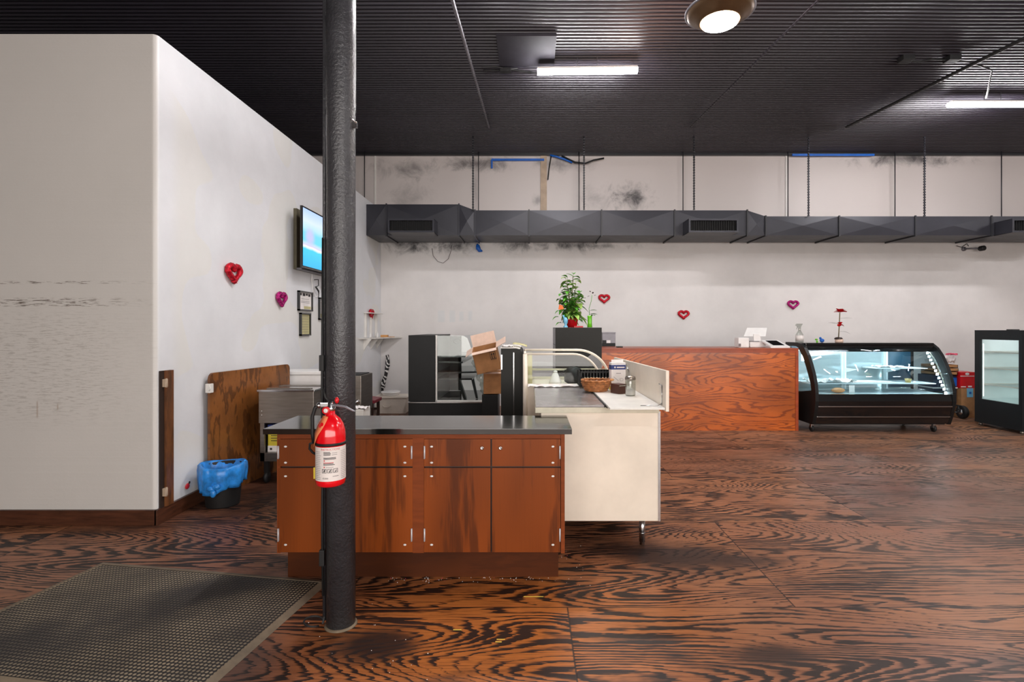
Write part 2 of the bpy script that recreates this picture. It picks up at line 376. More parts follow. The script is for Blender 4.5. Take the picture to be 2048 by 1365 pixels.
def waffle():
    m = bpy.data.materials.new('waffle_mat_rubber'); t = NT(m); t.pos()
    P = 0.021
    a = t.math('SINE', t.math('MULTIPLY', t._x, 2*PI/P)); b = t.math('SINE', t.math('MULTIPLY', t._y, 2*PI/P))
    h = t.math('MAXIMUM', t.math('MULTIPLY', a, 0.9), b)
    hm = t.maprange(t.math('MULTIPLY', t.math('ADD', a, 1), t.math('ADD', b, 1)), 0.2, 2.2)
    n = t.noise(t._p, 2.2, 4, 0.6)
    lightc = t.ramp(n, [(0.35, rgba((98, 88, 74))), (0.65, rgba((164, 148, 122)))])
    c = t.mix(hm, rgba((34, 30, 28)), lightc)
    # dark wet-looking stain running across the middle
    dx = t.math('SUBTRACT', t._x, t.math('MULTIPLY', t._y, 0.9))
    st = t.math('MULTIPLY', t.maprange(t.math('ABSOLUTE', t.math('SUBTRACT', dx, 1.2)), 0.1, 0.40, 1, 0), t.maprange(t.noise(t._p, 3, 3), 0.3, 0.6))
    c = t.mix(t.math('MULTIPLY', st, 0.7), c, rgba((30, 26, 28)))
    t.base(c); t.b.inputs['Roughness'].default_value = 0.7
    t.bump(hm, 0.6, 0.004)
    return m
M['waffle'] = waffle()

def screen_mat():
    m = bpy.data.materials.new('tv_beach_picture'); m.use_nodes = True
    t = NT(m); t.pos()
    nz = t.noise(t._p, 3.0, 4, 0.6)
    v = t.math('ADD', t._z, t.math('MULTIPLY', t.math('SUBTRACT', nz, 0.5), 0.06))
    c = t.ramp(t.maprange(v, -0.34, 0.34, 0, 1, False), [(0.0, rgba((40, 170, 226))), (0.30, rgba((70, 196, 226))), (0.345, rgba((236, 240, 246))), (0.375, rgba((200, 190, 220))),
               (0.40, rgba((190, 210, 228))), (0.46, rgba((110, 205, 225))), (0.60, rgba((120, 205, 226))), (0.68, rgba((176, 216, 238))), (0.8, rgba((205, 220, 240))), (1.0, rgba((170, 196, 240)))])
    dz = t.math('MULTIPLY', t.math('SUBTRACT', t._z, 0.03), 1.3); dy = t.math('SUBTRACT', t._y, -0.42)
    r = t.math('SQRT', t.math('ADD', t.math('POWER', dz, 2), t.math('POWER', dy, 2)))
    c = t.mix(t.maprange(t.math('ADD', r, t.math('MULTIPLY', nz, .05)), 0.07, 0.22, 0.85, 0), c, rgba((196, 186, 224)))
    t.base((0.01, 0.01, 0.01, 1))
    t.link(c, t.b.inputs['Emission Color']); t.b.inputs['Emission Strength'].default_value = 0.34
    t.b.inputs['Roughness'].default_value = 0.2
    return m
M['screen'] = screen_mat()
def zebra():
    m = bpy.data.materials.new('zebra_cloth'); t = NT(m); t.pos()
    wv = t.math('SINE', t.math('ADD', t.math('ADD', t.math('MULTIPLY', t._z, 62), t.math('MULTIPLY', t._x, 80)), t.math('MULTIPLY', t.noise(t._p, 9, 2), 14)))
    t.base(t.mix(t.maprange(wv, 0.35, 0.55), rgba((22, 20, 22)), rgba((215, 212, 208)))); return m
M['zebra'] = zebra()

# ------------------------------------------------------------------ geometry helpers
def frame_of(d):
    d = d.normalized()
    up = Vector((0, 0, 1)) if abs(d.z) < 0.95 else Vector((1, 0, 0))
    a = d.cross(up).normalized(); b = a.cross(d).normalized()
    return a, b

class MB:
    def __init__(s): s.v = []; s.f = []; s.m = []; s.sm = []; s.mats = []
    def _add(s, vs, fs, mt=0, smooth=False):
        o = len(s.v); s.v += [tuple(p) for p in vs]
        for f in fs: s.f.append([i+o for i in f]); s.m.append(mt); s.sm.append(smooth)
        return s
    def box(s, x0, x1, y0, y1, z0, z1, mt=0, bev=0.0, rot=None, piv=None):
        bm = bmesh.new()
        bmesh.ops.create_cube(bm, size=1)
        for v in bm.verts:
            v.co = Vector(((x0+x1)/2 + v.co.x*(x1-x0), (y0+y1)/2 + v.co.y*(y1-y0), (z0+z1)/2 + v.co.z*(z1-z0)))
        if bev > 0:
            bmesh.ops.bevel(bm, geom=list(bm.edges), offset=bev, segments=2, profile=0.7, affect='EDGES', clamp_overlap=True)
        s._bm(bm, mt, False, rot, piv); return s
    def _bm(s, bm, mt, smooth, rot=None, piv=None):
        bm.verts.index_update()
        vs = [v.co.copy() for v in bm.verts]
        if rot is not None:
            R = Euler(rot).to_matrix(); pv = Vector(piv) if piv else Vector((0, 0, 0))
            vs = [R @ (v-pv) + pv for v in vs]
        s._add(vs, [[v.index for v in f.verts] for f in bm.faces], mt, smooth); bm.free()
    def tube(s, pts, r, seg=8, mt=0, caps=True, closed=False, flat=1.0, nrm=None):
        pts = [Vector(p) for p in pts]; n = len(pts); vs = []; fs = []
        rr = r if isinstance(r, (list, tuple)) else [r]*n
        a = None
        for i, p in enumerate(pts):
            if closed: d = pts[(i+1) % n]-pts[i-1]
            else: d = pts[min(i+1, n-1)]-pts[max(i-1, 0)]
            if d.length < 1e-9: d = Vector((0, 0, 1))
            d.normalize()
            if nrm is not None: a = Vector(nrm)
            elif a is None: a, b = frame_of(d)
            else:
                a = (a - d*a.dot(d)).normalized(); b = a.cross(d).normalized()*1
            b = d.cross(a).normalized()
            for k in range(seg):
                t = 2*PI*k/seg
                vs.append(p + a*math.cos(t)*rr[i] + b*math.sin(t)*rr[i]*flat)
        m_ = n if closed else n-1
        for i in range(m_):
            j = (i+1) % n
            for k in range(seg):
                l = (k+1) % seg
                fs.append([i*seg+k, i*seg+l, j*seg+l, j*seg+k])
        if caps and not closed:
            fs.append(list(range(seg))[::-1]); fs.append([(n-1)*seg+k for k in range(seg)])
        s._add(vs, fs, mt, True); return s
    def lathe(s, prof, c=(0, 0, 0), seg=24, mt=0, axis='z', smooth=True, sx=1, sy=1):
        vs = []; fs = []; n = len(prof); cx, cy, cz = c
        for (r, z) in prof:
            for k in range(seg):
                t = 2*PI*k/seg; p = (r*math.cos(t)*sx, r*math.sin(t)*sy, z)
                if axis == 'x': p = (p[2], p[0], p[1])
                elif axis == 'y': p = (p[0], p[2], p[1])
                vs.append((cx+p[0], cy+p[1], cz+p[2]))
        for i in range(n-1):
            for k in range(seg):
                l = (k+1) % seg
                fs.append([i*seg+k, i*seg+l, (i+1)*seg+l, (i+1)*seg+k])
        fs.append(list(range(seg))[::-1]); fs.append([(n-1)*seg+k for k in range(seg)])
        s._add(vs, fs, mt, smooth); return s
    def prism(s, poly, d0, d1, axis='y', mt=0):
        # poly in the plane across the axis: y -> (x,z), x -> (y,z), z -> (x,y)
        def P(a, b, d): return {'y': (a, d, b), 'x': (d, a, b), 'z': (a, b, d)}[axis]
        n = len(poly)
        vs = [P(a, b, d0) for a, b in poly] + [P(a, b, d1) for a, b in poly]
        fs = [list(range(n)), list(range(n, 2*n))[::-1]] + [[i, i+n, (i+1) % n+n, (i+1) % n] for i in range(n)]
        s._add(vs, fs, mt); return s
    def band(s, A, B, d0, d1, axis='x', mt=0, closed=False, smooth=False):
        # strip between polylines A and B (same length) extruded from d0 to d1
        n = len(A) if closed else len(A)-1
        for i in range(n):
            j = (i+1) % len(A)
            s.prism([A[i], A[j], B[j], B[i]], d0, d1, axis, mt)
        return s
    def sheet(s, P, Q, mt=0, smooth=True):
        n = len(P); s._add(list(P)+list(Q), [[i, i+1, n+i+1, n+i] for i in range(n-1)], mt, smooth); return s
    def quad(s, a, b, c, d, mt=0): s._add([a, b, c, d], [[0, 1, 2, 3]], mt); return s
    def sphere(s, c, r, mt=0, seg=12, sc=(1, 1, 1)):
        bm = bmesh.new(); bmesh.ops.create_uvsphere(bm, u_segments=seg, v_segments=max(6, seg//2), radius=r)
        for v in bm.verts: v.co = Vector((v.co.x*sc[0]+c[0], v.co.y*sc[1]+c[1], v.co.z*sc[2]+c[2]))
        s._bm(bm, mt, True); return s
    def build(s, name, mats, parent=None, origin=None, solid=0.0):
        if not isinstance(mats, (list, tuple)): mats = [mats]
        off = Vector((0, 0, 0))
        if parent is not None:
            q = parent
            while q is not None: off += q.location; q = q.parent
        elif origin is not None: off = Vector(origin)
        me = bpy.data.meshes.new(name)
        me.from_pydata([tuple(Vector(v)-off) for v in s.v], [], s.f)
        for m in mats: me.materials.append(m)
        for p, mi, sm in zip(me.polygons, s.m, s.sm): p.material_index = min(mi, len(mats)-1); p.use_smooth = sm
        bm = bmesh.new(); bm.from_mesh(me); bmesh.ops.recalc_face_normals(bm, faces=bm.faces); bm.to_mesh(me); bm.free()
        o = bpy.data.objects.new(name, me); C.objects.link(o)
        if parent is not None: o.parent = parent
        elif origin is not None: o.location = off
        if solid:
            md = o.modifiers.new('thickness', 'SOLIDIFY'); md.thickness = solid; md.offset = 0
        return o

def tag(o, label=None, cat=None, group=None, kind=None):
    if label: o['label'] = label
    if cat: o['category'] = cat
    if group: o['group'] = group
    if kind: o['kind'] = kind
    return o
def thing(name, loc, label, cat, group=None):
    o = bpy.data.objects.new(name, None); C.objects.link(o); o.location = loc; o.empty_display_size = 0.05
    return tag(o, label, cat, group)
def kids(o): return [c for c in bpy.data.objects if c.parent == o]
def copy_tree(o, parent=None):
    c = o.copy(); C.objects.link(c)
    if parent is not None: c.parent = parent
    for ch in kids(o): copy_tree(ch, c)
    return c
def struct(o): o['kind'] = 'structure'; return o
def text_mesh(s, size, shear=0.0):
    cu = bpy.data.curves.new('t', 'FONT'); cu.body = s; cu.size = size; cu.align_x = 'CENTER'; cu.align_y = 'CENTER'; cu.shear = shear
    ob = bpy.data.objects.new('t', cu); C.objects.link(ob)
    bpy.context.view_layer.update()
    me = bpy.data.meshes.new_from_object(ob.evaluated_get(bpy.context.evaluated_depsgraph_get()))
    vs = [v.co.copy() for v in me.vertices]; fs = [list(p.vertices) for p in me.polygons]
    bpy.data.objects.remove(ob); bpy.data.curves.remove(cu); bpy.data.meshes.remove(me)
    return vs, fs
def arc(cx, cy, r, a0, a1, n):
    return [(cx+r*math.cos(a0+(a1-a0)*i/n), cy+r*math.sin(a0+(a1-a0)*i/n)) for i in range(n+1)]

# ------------------------------------------------------------------ the setting
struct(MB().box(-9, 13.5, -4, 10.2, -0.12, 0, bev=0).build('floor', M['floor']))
CZ = 4.82
def ceiling():
    mb = MB(); P = 0.066; y = -4.0; prof = []
    while y < 10.05:
        if y < 3.8:
            prof += [(y, CZ)]; y += 0.6; continue
        prof += [(y, CZ-0.0), (y+0.030, CZ), (y+0.038, CZ-0.018), (y+0.058, CZ-0.018)]
        y += P
    prof.append((10.2, CZ))
    n = len(prof)
    vs = [(-9, a, b) for a, b in prof] + [(13.5, a, b) for a, b in prof] 
    fs = [[i, i+1, n+i+1, n+i] for i in range(n-1)]
    mb._add(vs, fs); mb.box(-9, 13.5, -4, 10.2, CZ+0.01, CZ+0.15)
    return struct(mb.build('ceiling', M['ceiling']))
ceiling()
struct(MB().box(-9, 13.5, 10.0, 10.2, 0, CZ).build('wall_back', M['wall_back']))
struct(MB().box(13.5, 13.7, -4, 10.2, 0, CZ).build('wall_right', M['wall_plain']))
struct(MB().box(-9, 13.5, -4.2, -4, 0, CZ).build('wall_rear', M['wall_plain']))
struct(MB().box(-9.2, -9, -4, 10.2, 0, CZ).build('wall_far_left', M['wall_plain']))
# room within the room: partition with a rounded corner, not reaching the ceiling
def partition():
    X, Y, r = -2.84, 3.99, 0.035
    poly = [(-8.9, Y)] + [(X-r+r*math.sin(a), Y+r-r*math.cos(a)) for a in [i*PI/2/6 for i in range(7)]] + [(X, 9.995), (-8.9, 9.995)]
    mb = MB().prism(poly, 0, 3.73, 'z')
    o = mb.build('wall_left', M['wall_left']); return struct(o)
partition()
struct(MB().box(-8.9, -2.822, 3.965, 3.99, 0, 0.115, bev=0.004).build('baseboard_front', M['base_wood']))
struct(MB().box(-2.84, -2.815, 3.965, 4.75, 0, 0.115, bev=0.004).build('baseboard_left', M['base_wood']))
struct(MB().box(0.20, 0.32, 9.975, 10, 3.5, CZ-0.02).build('trim_1', M['tan_trim']))
struct(MB().box(-2.96, -2.93, 9.985, 10, 3.4, CZ-0.02).box(4.86, 4.885, 9.985, 10, 3.3, CZ-0.02).build('trim_2', M['white_paint']))
struct(MB().box(-9, 13.5, 9.93, 10, CZ-0.06, CZ-0.001).build('trim_3', M['black_paint']))

# ------------------------------------------------------------------ ceiling things
def tube_light(x, y, z, rz, label, hung=True):
    t = thing('tube_light', (x, y, z), label, 'ceiling light', None)
    L = 1.22
    prof = [(-0.05, 0.0), (-0.05, 0.02), (-0.036, 0.042), (0.036, 0.042), (0.05, 0.02), (0.05, 0.0)]
    d = [(y+a, z-b+0.03) for a, b in prof]
    MB().prism(d, x-L/2, x+L/2, 'x').build('diffuser', M['tube'], t)
    MB().box(x-L/2+.004, x+L/2-.004, y-0.05, y+0.05, z+0.032, z+0.052).build('housing', M['white_paint'], t)
    if hung:
        for dx in (-0.12, 0.12):
            MB().tube([(x+dx, y, z+0.05), (x+dx, y, CZ-0.01)], 0.004, 6).build('hanger', M['grey_rod'], t)
    t.rotation_euler = (0, 0, rz)
    return t
tube_light(0.70, 6.42, 4.62, -0.03, 'white tube light hanging below the square ceiling plate')
tube_light(6.50, 7.38, 4.62, 0.0, 'white tube light at the far right of the dark ceiling')
for i, (x, y, lb) in enumerate([(6.3, 1.8, 'added unseen tube light over the open floor on the right, behind the view'),
                                (11.3, 5.0, 'added unseen tube light over the far right of the room'),
                                (2.6, -1.8, 'added unseen tube light near the rear wall'), (-0.35, 4.15, 'added unseen tube light above the cabinet, just over the view'), (4.4, 4.0, 'added unseen tube light above the open floor, just over the view')]):
    tube_light(x, y, 4.62, PI/2 if y in (4.15, 4.0) else 0, lb)  # tubes out of view, added to balance the wall brightness

# round high bay lamp, tilted
def high_bay():
    loc = (1.565, 4.33, 4.02)
    t = thing('high_bay_lamp', loc, 'round bronze high bay lamp with glowing lens at the top of the view', 'ceiling light')
    x, y, z = loc
    MB().lathe([(0.255, 0.10), (0.268, 0.095), (0.268, 0.082), (0.235, 0.055), (0.19, 0.028), (0.160, 0.0), (0.152, 0.0), (0.152, 0.02)], loc, 40).build('shade', M['bronze'], t)
    MB().lathe([(0.266, 0.080), (0.279, 0.084), (0.279, 0.094), (0.266, 0.098)], loc, 40).build('rim', M['grey_rod'], t)
    MB().lathe([(0.150, -0.002), (0.147, -0.009), (0.0001, -0.010)], loc, 40).build('lens', M['bay'], t)
    MB().lathe([(0.10, 0.112), (0.24, 0.112), (0.24, 0.118), (0.10, 0.118)], loc, 40).build('added_glow_ring', M['ceiling_glow'], t)  # glowing ring added on the lamp to brown the ceiling around it
    MB().lathe([(0.09, 0.10), (0.09, 0.30), (0.05, 0.33), (0.02, 0.34), (0.02, CZ-z-0.12)], loc, 24).build('driver_housing', M['bronze'], t)
high_bay()

tag(MB().box(-0.38, 0.30, 5.88, 6.56, 4.765, 4.795, bev=0.003).build('ceiling_plate', mat('plate_paint', (46, 44, 50), 0.75, spec=0.2), origin=(-.04, 6.2, 4.78)), 'flat dark square plate screwed to the ribbed ceiling', 'plate')
t = thing('ceiling_cable', (-.3, 6.6, 4.74), 'black looped cable with connector at the near edge of the ceiling plate', 'cable')
MB().tube([(-.15, 6.62, 4.77), (-.4, 6.64, 4.75), (-.58, 6.62, 4.74), (-.6, 6.55, 4.75), (-.45, 6.55, 4.76), (-.3, 6.63, 4.765), (.12, 6.66, 4.72), (.25, 6.55, 4.66)], 0.010, 6).build('cord', M['rubber'], t)
MB().box(-.38, -.24, 6.60, 6.68, 4.73, 4.775, bev=.005).build('connector', M['rubber'], t)
t = thing('ceiling_wiring', (5.6, 5.9, 4.75), 'black cable run with two junction boxes on the ceiling above the right tube light', 'cable')
def cpt(px, py, z): # a point at height z seen along a measured direction
    Y = (z-1.5)*1050/(655-py); return ((px-1060)*Y/1050, Y, z)
j1 = cpt(1812, 120, 4.76); j2 = cpt(1904, 120, 4.76)
for j in (j1, j2):
    MB().box(j[0]-.07, j[0]+.07, j[1]-.06, j[1]+.06, 4.74, 4.80, bev=.006).build('junction_box', M['rubber'], t)
MB().tube([j1, cpt(1835, 124, 4.75), cpt(1862, 119, 4.76), j2], .010, 6).build('cord', M['rubber'], t)
MB().tube([j2, cpt(1935, 124, 4.76), cpt(1962, 132, 4.74), cpt(1984, 140, 4.72), cpt(1976, 180, 4.70), cpt(1972, 196, 4.66)], .010, 6).build('cord', M['rubber'], t)

def rod(px, r, m, label, L=6.2):
    Y = 8.58; e = Vector(((px-1060)*Y/1050, Y, 4.772))
    d = Vector((8/1050, 1, 88/1050))
    a = e-d*L
    t = tag(MB().tube([a, e], r, 8).build('tie_rod', m, origin=tuple(e)), label, 'rod')
rod(978, 0.018, M['grey_rod'], 'light grey rod sloping under the ceiling left of the tube light')
rod(1381, 0.010, M['ceiling'], 'thin dark rod sloping under the ceiling beside the round lamp')
rod(1693, 0.022, M['rubber'], 'thick black rod sloping under the ceiling at the right')

# ------------------------------------------------------------------ duct
DY = 9.1
duct = thing('air_duct', (1.0, 9.5, 3.1), 'long grey sheet metal air duct hung along the back wall', 'air duct')
def dx_(px): return (px-1060)*DY/1050
segs = [(737, 773, 3.632, 3.632), (773, 918, 3.632, 3.632), (918, 950, 3.632, 3.528), (950, 1058, 3.528, 3.528), (1058, 1203, 3.528, 3.528), (1203, 1349, 3.528, 3.528),
        (1349, 1494, 3.528, 3.528), (1494, 1531, 3.528, 3.424), (1531, 1678, 3.424, 3.424), (1678, 1830, 3.424, 3.424), (1830, 1982, 3.424, 3.424), (1982, 2170, 3.424, 3.424)]
for i, (a, b, t0, t1) in enumerate(segs):
    x0, x1 = dx_(a), dx_(b)
    if i == 0: x0 = -2.835
    zb = 3.095; yb = 9.86
    pts = [(x0, DY, zb), (x1, DY, zb), (x1, DY, t1), (x0, DY, t0), ((x0+x1)/2, DY-0.022, (zb*2+t0+t1)/4),
           (x0, yb, zb), (x1, yb, zb), (x1, yb, t1), (x0, yb, t0), ((x0+x1)/2, (DY+yb)/2, zb-0.02)]
    fs = [[0, 1, 4], [1, 2, 4], [2, 3, 4], [3, 0, 4], [0, 5, 9], [5, 6, 9], [6, 1, 9], [1, 0, 9], [3, 2, 7, 8], [5, 8, 7, 6], [0, 3, 8, 5], [1, 6, 7, 2]]
    s = MB()._add(pts, fs).build('duct_section', M['duct'], duct)
    if i > 0:
        MB().box(x0-0.012, x0+0.012, DY-0.022, yb, zb-0.022, zb).box(x0-0.012, x0+0.012, DY-0.022, DY, zb, t0+0.012).build('flange', M['duct_dark'] if i > 3 else M['duct'], s)
for (gx0, gx1) in ((-2.375, -1.60), (2.65, 3.48), (8.05, 8.9)):
    y0, y1, z0, z1 = 8.76, DY+.02, 3.085, 3.315; f = 0.03
    v = MB().box(gx0, gx1, y0+.03, y1, z0, z0+.006).box(gx0, gx1, y0+.03, y1, z1-.006, z1).box(gx0, gx0+.006, y0+.03, y1, z0, z1).box(gx1-.006, gx1, y0+.03, y1, z0, z1).box(gx0, gx1, y1-.03, y1-.02, z0, z1, 1).build('vent_collar', [M['duct'], M['vent_black']], duct)
    MB().box(gx0, gx1, y0, y0+.03, z0, z0+f).box(gx0, gx1, y0, y0+.03, z1-f, z1).box(gx0, gx0+f, y0, y0+.03, z0+f, z1-f).box(gx1-f, gx1, y0, y0+.03, z0+f, z1-f).build('grille_frame', M['duct'], v)
    g = MB()
    n = 20
    for k in range(n):
        x = gx0+f+(gx1-gx0-2*f)*(k+0.5)/n; g.box(x-.003, x+.003, y0+.02, y0+.045, z0+f, z1-f)
    g.box(gx0+f, gx1-f, y0+.05, y0+.055, z0+f, z1-f)
    g.build('louvre', M['vent_black'], v)
# hanger rods: front ones by the duct face, rear ones by the wall
rods = sorted([(729, 9.85, 3.64), (946, 9.07, 3.52), (957, 9.86, 3.53), (1168, 9.07, 3.53), (1158, 9.86, 3.53), (1366, 9.86, 3.53), (1388, 9.07, 3.53), (1576, 9.86, 3.42), (1617, 9.07, 3.42),
               (1790, 9.86, 3.42), (1849, 9.07, 3.42), (2003, 9.86, 3.42)])
ordn = ['first', 'second', 'third', 'fourth', 'fifth', 'sixth', 'seventh', 'eighth', 'ninth', 'tenth', 'eleventh', 'rightmost']
for i, (px, y, zt) in enumerate(rods):
    x = (px-1060)*y/1050
    front = y < 9.5
    mb = MB().tube([(x, y, zt+.002), (x, y, CZ-.02)], 0.011 if front else .009, 6)
    if front:
        k = zt
        while k < CZ-.05: mb.box(x-.015, x+.015, y-.012, y+.012, k, k+.02); k += .045
    tag(mb.build('hanger_rod', M['duct_dark'] if px < 1500 else M['duct'], origin=(x, y, zt)), ('notched' if front else 'smooth') + ' hanger strap between duct and ceiling, ' + ordn[i] + ' counted from the left', 'hanger', 'hangers holding the duct')

# blue tape and wiring at the top of the back wall
tag(MB().box(-0.73, 0.27, 9.95, 9.97, 4.66, 4.70).box(-.74, -.71, 9.96, 9.98, 4.52, 4.68).build('blue_tape', M['blue_tape'], origin=(-.2, 9.96, 4.68)), 'blue tape strip with hanging end at top of the left part of the back wall', 'tape')
tag(MB().box(4.95, 6.5, 9.9, 9.925, 4.735, 4.775).build('blue_tape', M['blue_tape'], origin=(5.7, 9.9, 4.75)), 'blue tape strip along the ceiling edge above the right duct sections', 'tape')
t = thing('wall_cable', (.5, 9.95, 4.6), 'blue and black cable bundle drooping from the ceiling edge above the duct', 'cable')
MB().tube([(.38, 9.94, 4.76), (.5, 9.93, 4.73), (.65, 9.93, 4.68), (.8, 9.94, 4.62)], .02, 6).build('cord', M['blue_tape'], t)
MB().tube([(.4, 9.93, 4.74), (.36, 9.95, 4.5), (.34, 9.96, 4.3)], .012, 6).build('cord', M['rubber'], t)
MB().tube([(.6, 9.92, 4.74), (.85, 9.92, 4.62), (1.05, 9.92, 4.60), (1.2, 9.92, 4.66), (1.4, 9.93, 4.70)], .016, 6).build('cord', M['rubber'], t)
tag(MB().tube([(-1.86, 9.98, 3.0), (-1.84, 9.97, 2.86), (-1.75, 9.97, 2.75), (-1.65, 9.97, 2.72), (-1.55, 9.97, 2.80), (-1.5, 9.97, 2.95), (-1.49, 9.97, 3.06)], .005, 5).build('wire_loop', M['ink_grey'], origin=(-1.7, 9.97, 2.8)), 'thin grey wire loop hanging on the wall under the duct', 'wire')
tag(MB().tube([(-1.0, 9.94, 3.08), (-.99, 9.93, 3.05), (-.98, 9.93, 3.0), (-.95, 9.93, 2.95), (-.90, 9.93, 2.94)], [.012, .035, .045, .035, .012], 8).build('blue_connector', M['blue_tape'], origin=(-.97, 9.95, 3.0)), 'small blue plug dangling just under the duct on the left', 'plug')
t = thing('security_camera', (8.4, 9.95, 2.98), 'small dark security camera on the back wall under the right duct', 'camera')
MB().lathe([(.04, 0), (.04, -.03)], (8.25, 9.999, 2.99), 12, axis='y').build('mount', M['grey_rod'], t)
MB().tube([(8.25, 9.97, 2.99), (8.33, 9.9, 2.99), (8.40, 9.84, 2.98)], .014, 8).build('arm', M['grey_rod'], t)
MB().lathe([(.035, 0), (.048, -.02), (.048, -.10), (.03, -.11)], (8.44, 9.86, 2.975), 14, axis='y').build('lens', M['rubber'], t)
MB().tube([(8.1, 9.97, 3.05), (8.2, 9.97, 3.02), (8.3, 9.97, 3.09), (8.33, 9.97, 3.04)], .006, 5).build('cord', M['rubber'], t)

# ------------------------------------------------------------------ pole, conduit, cable, extinguisher
PX, PY = -0.954, 2.65
t = thing('support_pole', (PX, PY, 0), 'black enamelled round steel support pole in front of the wooden cabinet', 'pole')
MB().lathe([(0.070, 0.001), (0.070, 1.6), (0.0705, 2.58), (0.0725, 2.60), (0.0725, CZ-.02)], (PX, PY, 0), 40).build('shaft', M['pole'], t)
MB().lathe([(0.080, 0.0005), (0.078, 0.005), (0.071, 0.010)], (PX, PY, 0), 32).build('floor_collar', M['mat_border'], t)
MB().box(PX+.062, PX+.088, PY-.03, PY-.01, 2.50, 2.525).tube([(PX+.05, PY-.04, 2.55), (PX+.09, PY-.03, 2.52)], .004, 6).build('clip', M['chrome'], t)
t = thing('pole_conduit', (PX-.086, PY, 0), 'narrow dark conduit running up the left side of the pole', 'conduit')
MB().tube([(PX-.086, PY+.005, 0.02), (PX-.086, PY+.005, CZ-.02)], .009, 8).build('conduit', M['pole'], t)
MB().tube([(PX-.086, PY-.012, .15), (PX-.09, PY-.014, .5), (PX-.088, PY-.014, .73), (PX-.09, PY-.014, 1.2), (PX-.086, PY-.012, 1.95)], .006, 6).build('cord', M['rubber'], t)
MB().box(PX-.104, PX-.078, PY-.02, PY+.01, .30, .38, bev=.004).build('plug', M['rubber'], t)
MB().box(PX-.104, PX-.08, PY-.02, PY+.01, 1.28, 1.36, bev=.004).build('plug', M['rubber'], t)
lp = [(PX-.13+.045*math.cos(a), PY-.02+.045*math.sin(a), .012+.02*math.sin(a*.5)) for a in [i*2*PI/20 for i in range(19)]]
tag(MB().tube([(PX-.09, PY+.01, .16)]+[(PX-.083, PY+.02, .06)]+lp, .005, 6).build('floor_cable', M['rubber'], origin=(PX-.13, PY, 0)), 'thin black cable coiled on the floor beside the pole foot', 'cable')

EX, EY = -0.951, 2.505
t = thing('fire_extinguisher', (EX, EY, .75), 'red fire extinguisher with white label strapped to the black pole', 'fire extinguisher')
cyl = MB().lathe([(0.03, .752), (.055, .750), (.066, .758), (.068, .775), (.068, .985), (.066, 1.01), (.058, 1.04), (.044, 1.065), (.026, 1.08), (.020, 1.088), (.020, 1.108), (.0005, 1.108)], (EX, EY, 0), 40).build('cylinder', M['red'], t)
def on_cyl(a, z, r=0.0688):
    a += .34
    return (EX+r*math.sin(a), EY-r*math.cos(a), z)
mb = MB(); N = 28; A0, A1 = -1.35, 1.45
mb.sheet([on_cyl(A0+(A1-A0)*i/N, .782) for i in range(N+1)], [on_cyl(A0+(A1-A0)*i/N, .940) for i in range(N+1)])
lab = mb.build('label', M['label'], t)
def wrap_text(s, size, a_c, z_c, m, name, shear=0):
    vs, fs = text_mesh(s, size, shear)
    MB()._add([on_cyl(a_c+v.x/.0688, z_c+v.y, .0694) for v in vs], fs).build(name, m, lab)
wrap_text('INSTRUCTIONS', .0125, 0.0, .930, M['ink_red'], 'heading')
mb = MB()
def bar(a, z, wd, h, m):
    n = 5
    mb.sheet([on_cyl(a+wd*i/n, z, .0693) for i in range(n+1)], [on_cyl(a+wd*i/n, z+h, .0693) for i in range(n+1)], m)
rnd = random.Random(3)
for zz in (.916, .910, .904): bar(-.45, zz, .40+rnd.random()*.15, .0032, 0)
for zz in (.890, .885): bar(-.45, zz, .75+rnd.random()*.1, .0032, 0)
for zz in (.868, .863, .858): bar(-.45, zz, .65+rnd.random()*.1, .0030, 0 if zz < .866 else 2)
for k in range(16): bar(-1.2, .918-k*.0085, .45+rnd.random()*.12, .0015, 1)
for k in range(16): bar(.72, .918-k*.0085, .45+rnd.random()*.12, .0015, 1)
for zz in (.876, .846): bar(-.43, zz, .07, .006, 2)
bar(-.30, .847, .5, .002, 1); bar(.15, .804, .4, .0025, 1); bar(.1, .913, .35, .002, 1); bar(.1, .905, .35, .002, 1)
mb.build('print', [M['ink'], M['ink_grey'], M['ink_red']], lab)
mb = MB()
for k in range(3):   # pictogram squares with a slanted figure
    a = -.55+k*.37; w_ = .30
    for (z0, z1, aa, bb) in ((.8215, .8235, 0, w_), (.839, .841, 0, w_), (.8215, .841, 0, .035), (.8215, .841, w_-.035, w_)):
        mb.sheet([on_cyl(a+aa+(bb-aa)*i/3, z0, .0693) for i in range(4)], [on_cyl(a+aa+(bb-aa)*i/3, z1, .0693) for i in range(4)])
    mb.sheet([on_cyl(a+.09, .825, .0693), on_cyl(a+.18, .825, .0693)], [on_cyl(a+.13+.04*k, .838, .0693), on_cyl(a+.22, .836, .0693)])
mb.build('pictogram', M['ink'], lab)
wrap_text('Kidde', .011, -.33, .797, M['ink'], 'brand_lettering', .3)
